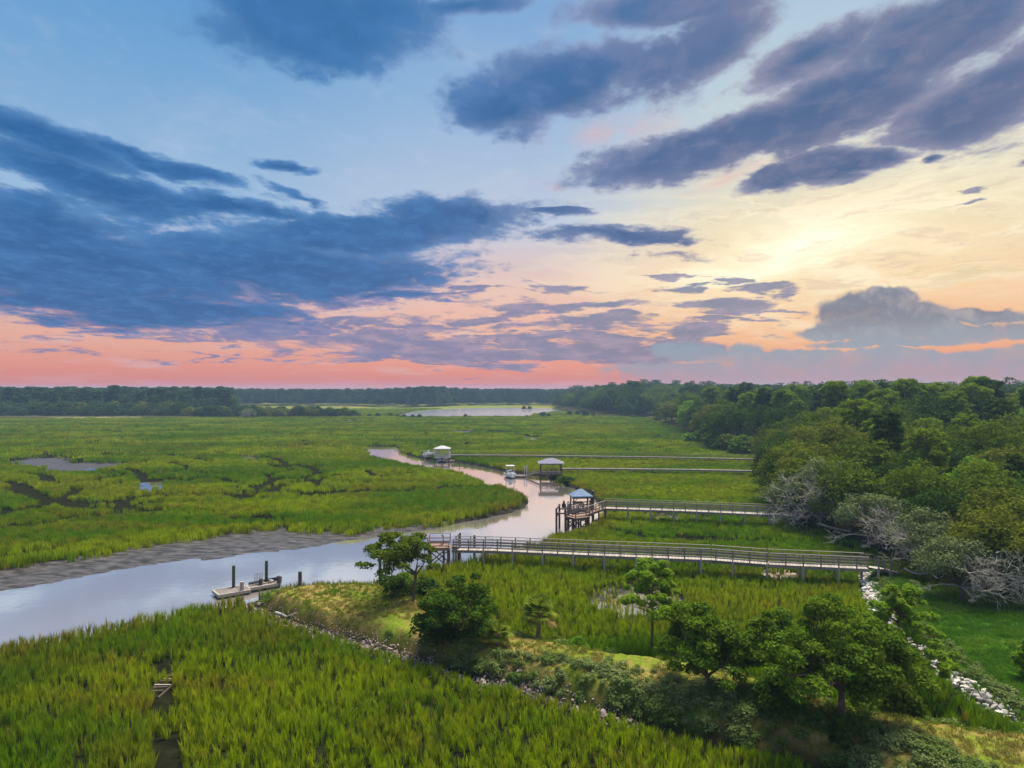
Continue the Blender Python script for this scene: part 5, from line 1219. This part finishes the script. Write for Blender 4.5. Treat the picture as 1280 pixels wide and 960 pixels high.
def rocks(line, n, wid, meshes, nm, label, group, smin, smax, z_off, rmax=1e9, umax=1.0, dens=None):
    d = np.linalg.norm(np.diff(line, axis=0), axis=1); s_ = np.concatenate([[0], np.cumsum(d)]); k = 0; tries = 0; pts = []
    while k < n and tries < n * 30:
        tries += 1; u = NR.uniform(0, s_[-1] * umax); i = min(int(np.searchsorted(s_, u, 'right') - 1), len(d) - 1); t_ = (u - s_[i]) / d[i]; p = line[i] + (line[i + 1] - line[i]) * t_; e = (line[i + 1] - line[i]) / d[i]
        off = NR.normal(0, wid / 2); x_, y_ = p[0] - e[1] * off, p[1] + e[0] * off; sz_ = NR.uniform(smin, smax)
        if dens is not None and not dens(x_, y_, u / s_[-1]): continue
        if any((x_ - a) ** 2 + (y_ - b_) ** 2 < (.36 * (sz_ + c_)) ** 2 for a, b_, c_ in pts): continue
        pts.append((x_, y_, sz_)); o_ = bpy.data.objects.new(nm, meshes[NR.integers(len(meshes))]); COL.objects.link(o_); o_.location = (x_, y_, H(x_, y_) + sz_ * z_off)
        o_.rotation_euler = (NR.normal(0, .35), NR.normal(0, .35), NR.uniform(0, 6.28)); o_.scale = (sz_, sz_, sz_); prop(o_, label, 'rock', group); k += 1
    return k
k = rocks(rockline, 270, .52, rw, 'riprap_rock', 'pale limestone block in the rock line between the low marsh and the lawn', 'pale rocks lining the lawn', .26, .52, .12, umax=.86)
seen = W3([(303,747),(325,755),(345,765),(375,775),(400,781),(450,794),(500,809),(545,826),(600,838),(655,846),(700,862),(760,880),(800,893)], 1.15)
def dns(x_, y_, u): px = 640 + x_ / y_ * F; return NR.uniform() < np.interp(px, [295, 330, 390, 520, 555, 600, 640, 665, 690, 740, 800, 900], [.8, .7, 1, 1, .25, .25, .7, .8, .35, .4, .25, .1])
k2 = rocks(seen, 285, .60, rk, 'rubble_stone', 'pinkish grey stone of the rubble bank on the near side of the spit', 'rubble bank stones', .20, .42, .22, dens=dns)
print('rocks', k, k2)
# small rubble between the blocks
n = 9000; allx = []; ally = []
for line, m_n, wd in ((seen, 6500, 1.0), (rockline, 900, .6)):
    d = np.linalg.norm(np.diff(line, axis=0), axis=1); s_ = np.concatenate([[0], np.cumsum(d)]); u = NR.uniform(0, s_[-1] * .999, m_n); i = np.searchsorted(s_, u, 'right') - 1; t_ = ((u - s_[i]) / d[i])[:, None]
    p = line[i] + (line[i + 1] - line[i]) * t_; e = (line[i + 1] - line[i]) / d[i][:, None]; off = NR.normal(0, wd / 2, m_n); allx.append(p[:, 0] - e[:, 1] * off); ally.append(p[:, 1] + e[:, 0] * off)
x = np.concatenate(allx); y = np.concatenate(ally); px_ = 640 + x / y * F
isr = np.arange(len(x)) >= 6500
kp = isr | (NR.uniform(size=len(x)) < np.interp(px_, [295, 330, 390, 520, 555, 600, 640, 665, 690, 740, 800, 900], [.8, .5, 1, 1, .35, .3, .7, .8, .3, .3, .2, .1]))
x, y, isr = x[kp], y[kp], isr[kp]; f = land(x, y); n = len(x); s_ = NR.uniform(.07, .2, n)
g = scatter('rubble_fill', np.stack([x, y, f['h'] + s_ * .2], 1), NR.uniform(0, 6, (n, 3)), np.stack([s_, s_, s_ * .8], 1), np.where(isr, 0, NR.integers(1, 4, n)), np.zeros(n), [bpy.data.objects.new('rub', m__) for m__ in (rw[0], rk[0], rk[1], rk[2])], M_rockg)
prop(g, 'fine shell rubble filling between the rocks of both banks', 'rubble')
# driftwood
def log_(name, label, pts, r_, zg):
    P_ = [(*G(a, b_, zg + c_), zg + c_) for a, b_, c_ in pts]; o0 = np.array(P_[0]); ln = [(*(np.array(p) - o0), r_ * (1 - .5 * i / len(P_))) for i, p in enumerate(P_)]
    tv, tf = tube_arrays([ln], 7); root_ = empty(name, tuple(o0), label, 'driftwood'); link('log', npmesh('log', tv, tf, M_dead, smooth=True), None, root_)
    br = twigs(NR, [(tuple(np.array(ln[len(ln) // 2][:3])), (.3, -.4, .8)), (tuple(np.array(ln[-1][:3])), (.8, 0, .3))], 1, .6, .04, .5); tv, tf = tube_arrays(br, 4); link('snapped_branch', npmesh('branch', tv, tf, M_dead), None, root_)
log_('fallen_log', 'long pale fallen trunk leaning out of the bleached branches over the marsh', [(1022, 655, 1.2), (1040, 660, .6), (1060, 664, .4), (1082, 667, .3)], .16, 1.0)
log_('driftwood_branch', 'crooked pale driftwood branch on the ground beyond the shore end of the nearest boardwalk', [(1131, 711, .3), (1138, 715, .3), (1150, 718, .3), (1162, 716, .3), (1172, 723, .3)], .11, .9)
log_('driftwood_branch', 'grey driftwood stick lying among the rubble near the dock end of the spit', [(345, 766, .1), (352, 768, .15), (358, 771, .1)], .12, .9)
# pale sand heap below the nearest boardwalk
sm_, T = material('pale wet sand'); pos = T.node('ShaderNodeNewGeometry').outputs['Position']; n_ = T.noise(pos, 4, 4, .6); T.l.new(principled(T, T.mix(n_, C(.45, .38, .32), C(.74, .67, .60)), .8, .2, n_, .5, .03), T.out.inputs[0])
def heap_(name, px, py, z, a_, b_, h__, label, zt=0.0):
    x0_, y0_ = G(px, py, z); V = []; Fc = []; nr_, na_ = 9, 28; gz = H(x0_, y0_)
    for i in range(nr_):
        for j in range(na_):
            t_ = i / (nr_ - 1); an = j * 6.2832 / na_; w__ = 1 + .16 * math.sin(an * 3 + px) + .08 * math.sin(an * 5); V.append((a_ * t_ * w__ * math.cos(an), b_ * t_ * w__ * math.sin(an), h__ * (1 - t_ * t_) - .05 + .02 * NR.uniform()))
    for i in range(nr_ - 1):
        for j in range(na_): Fc.append((i * na_ + j, (i + 1) * na_ + j, (i + 1) * na_ + (j + 1) % na_, i * na_ + (j + 1) % na_))
    o_ = link(name, npmesh(name, V, Fc, sm_, smooth=True), None, None, (x0_, y0_, gz + zt)); return prop(o_, kind='structure')
0 and heap_('sand_patch', 972, 717.5, .9, .7, 1.1, .06, 'x', .42)
0 and heap_('sand_patch', 799, 833, 1.3, .55, 1.0, .08, 'x')
# ------------------------------------------------------------------ evening haze over the whole marsh
hz, T = material('haze air'); pv = T.node('ShaderNodeVolumePrincipled'); pv.inputs['Color'].default_value = C(.42, .64, .92); pv.inputs['Density'].default_value = .00026; pv.inputs['Anisotropy'].default_value = .2
T.l.new(pv.outputs[0], T.out.inputs['Volume'])
me = npmesh('haze', [(-2720, -2720, -3), (2720, -2720, -3), (2720, 2720, -3), (-2720, 2720, -3), (-2720, -2720, 30), (2720, -2720, 30), (2720, 2720, 30), (-2720, 2720, 30)],
    [(0, 3, 2, 1), (4, 5, 6, 7), (0, 1, 5, 4), (1, 2, 6, 5), (2, 3, 7, 6), (3, 0, 4, 7)], hz)
prop(link('haze', me), kind='stuff')
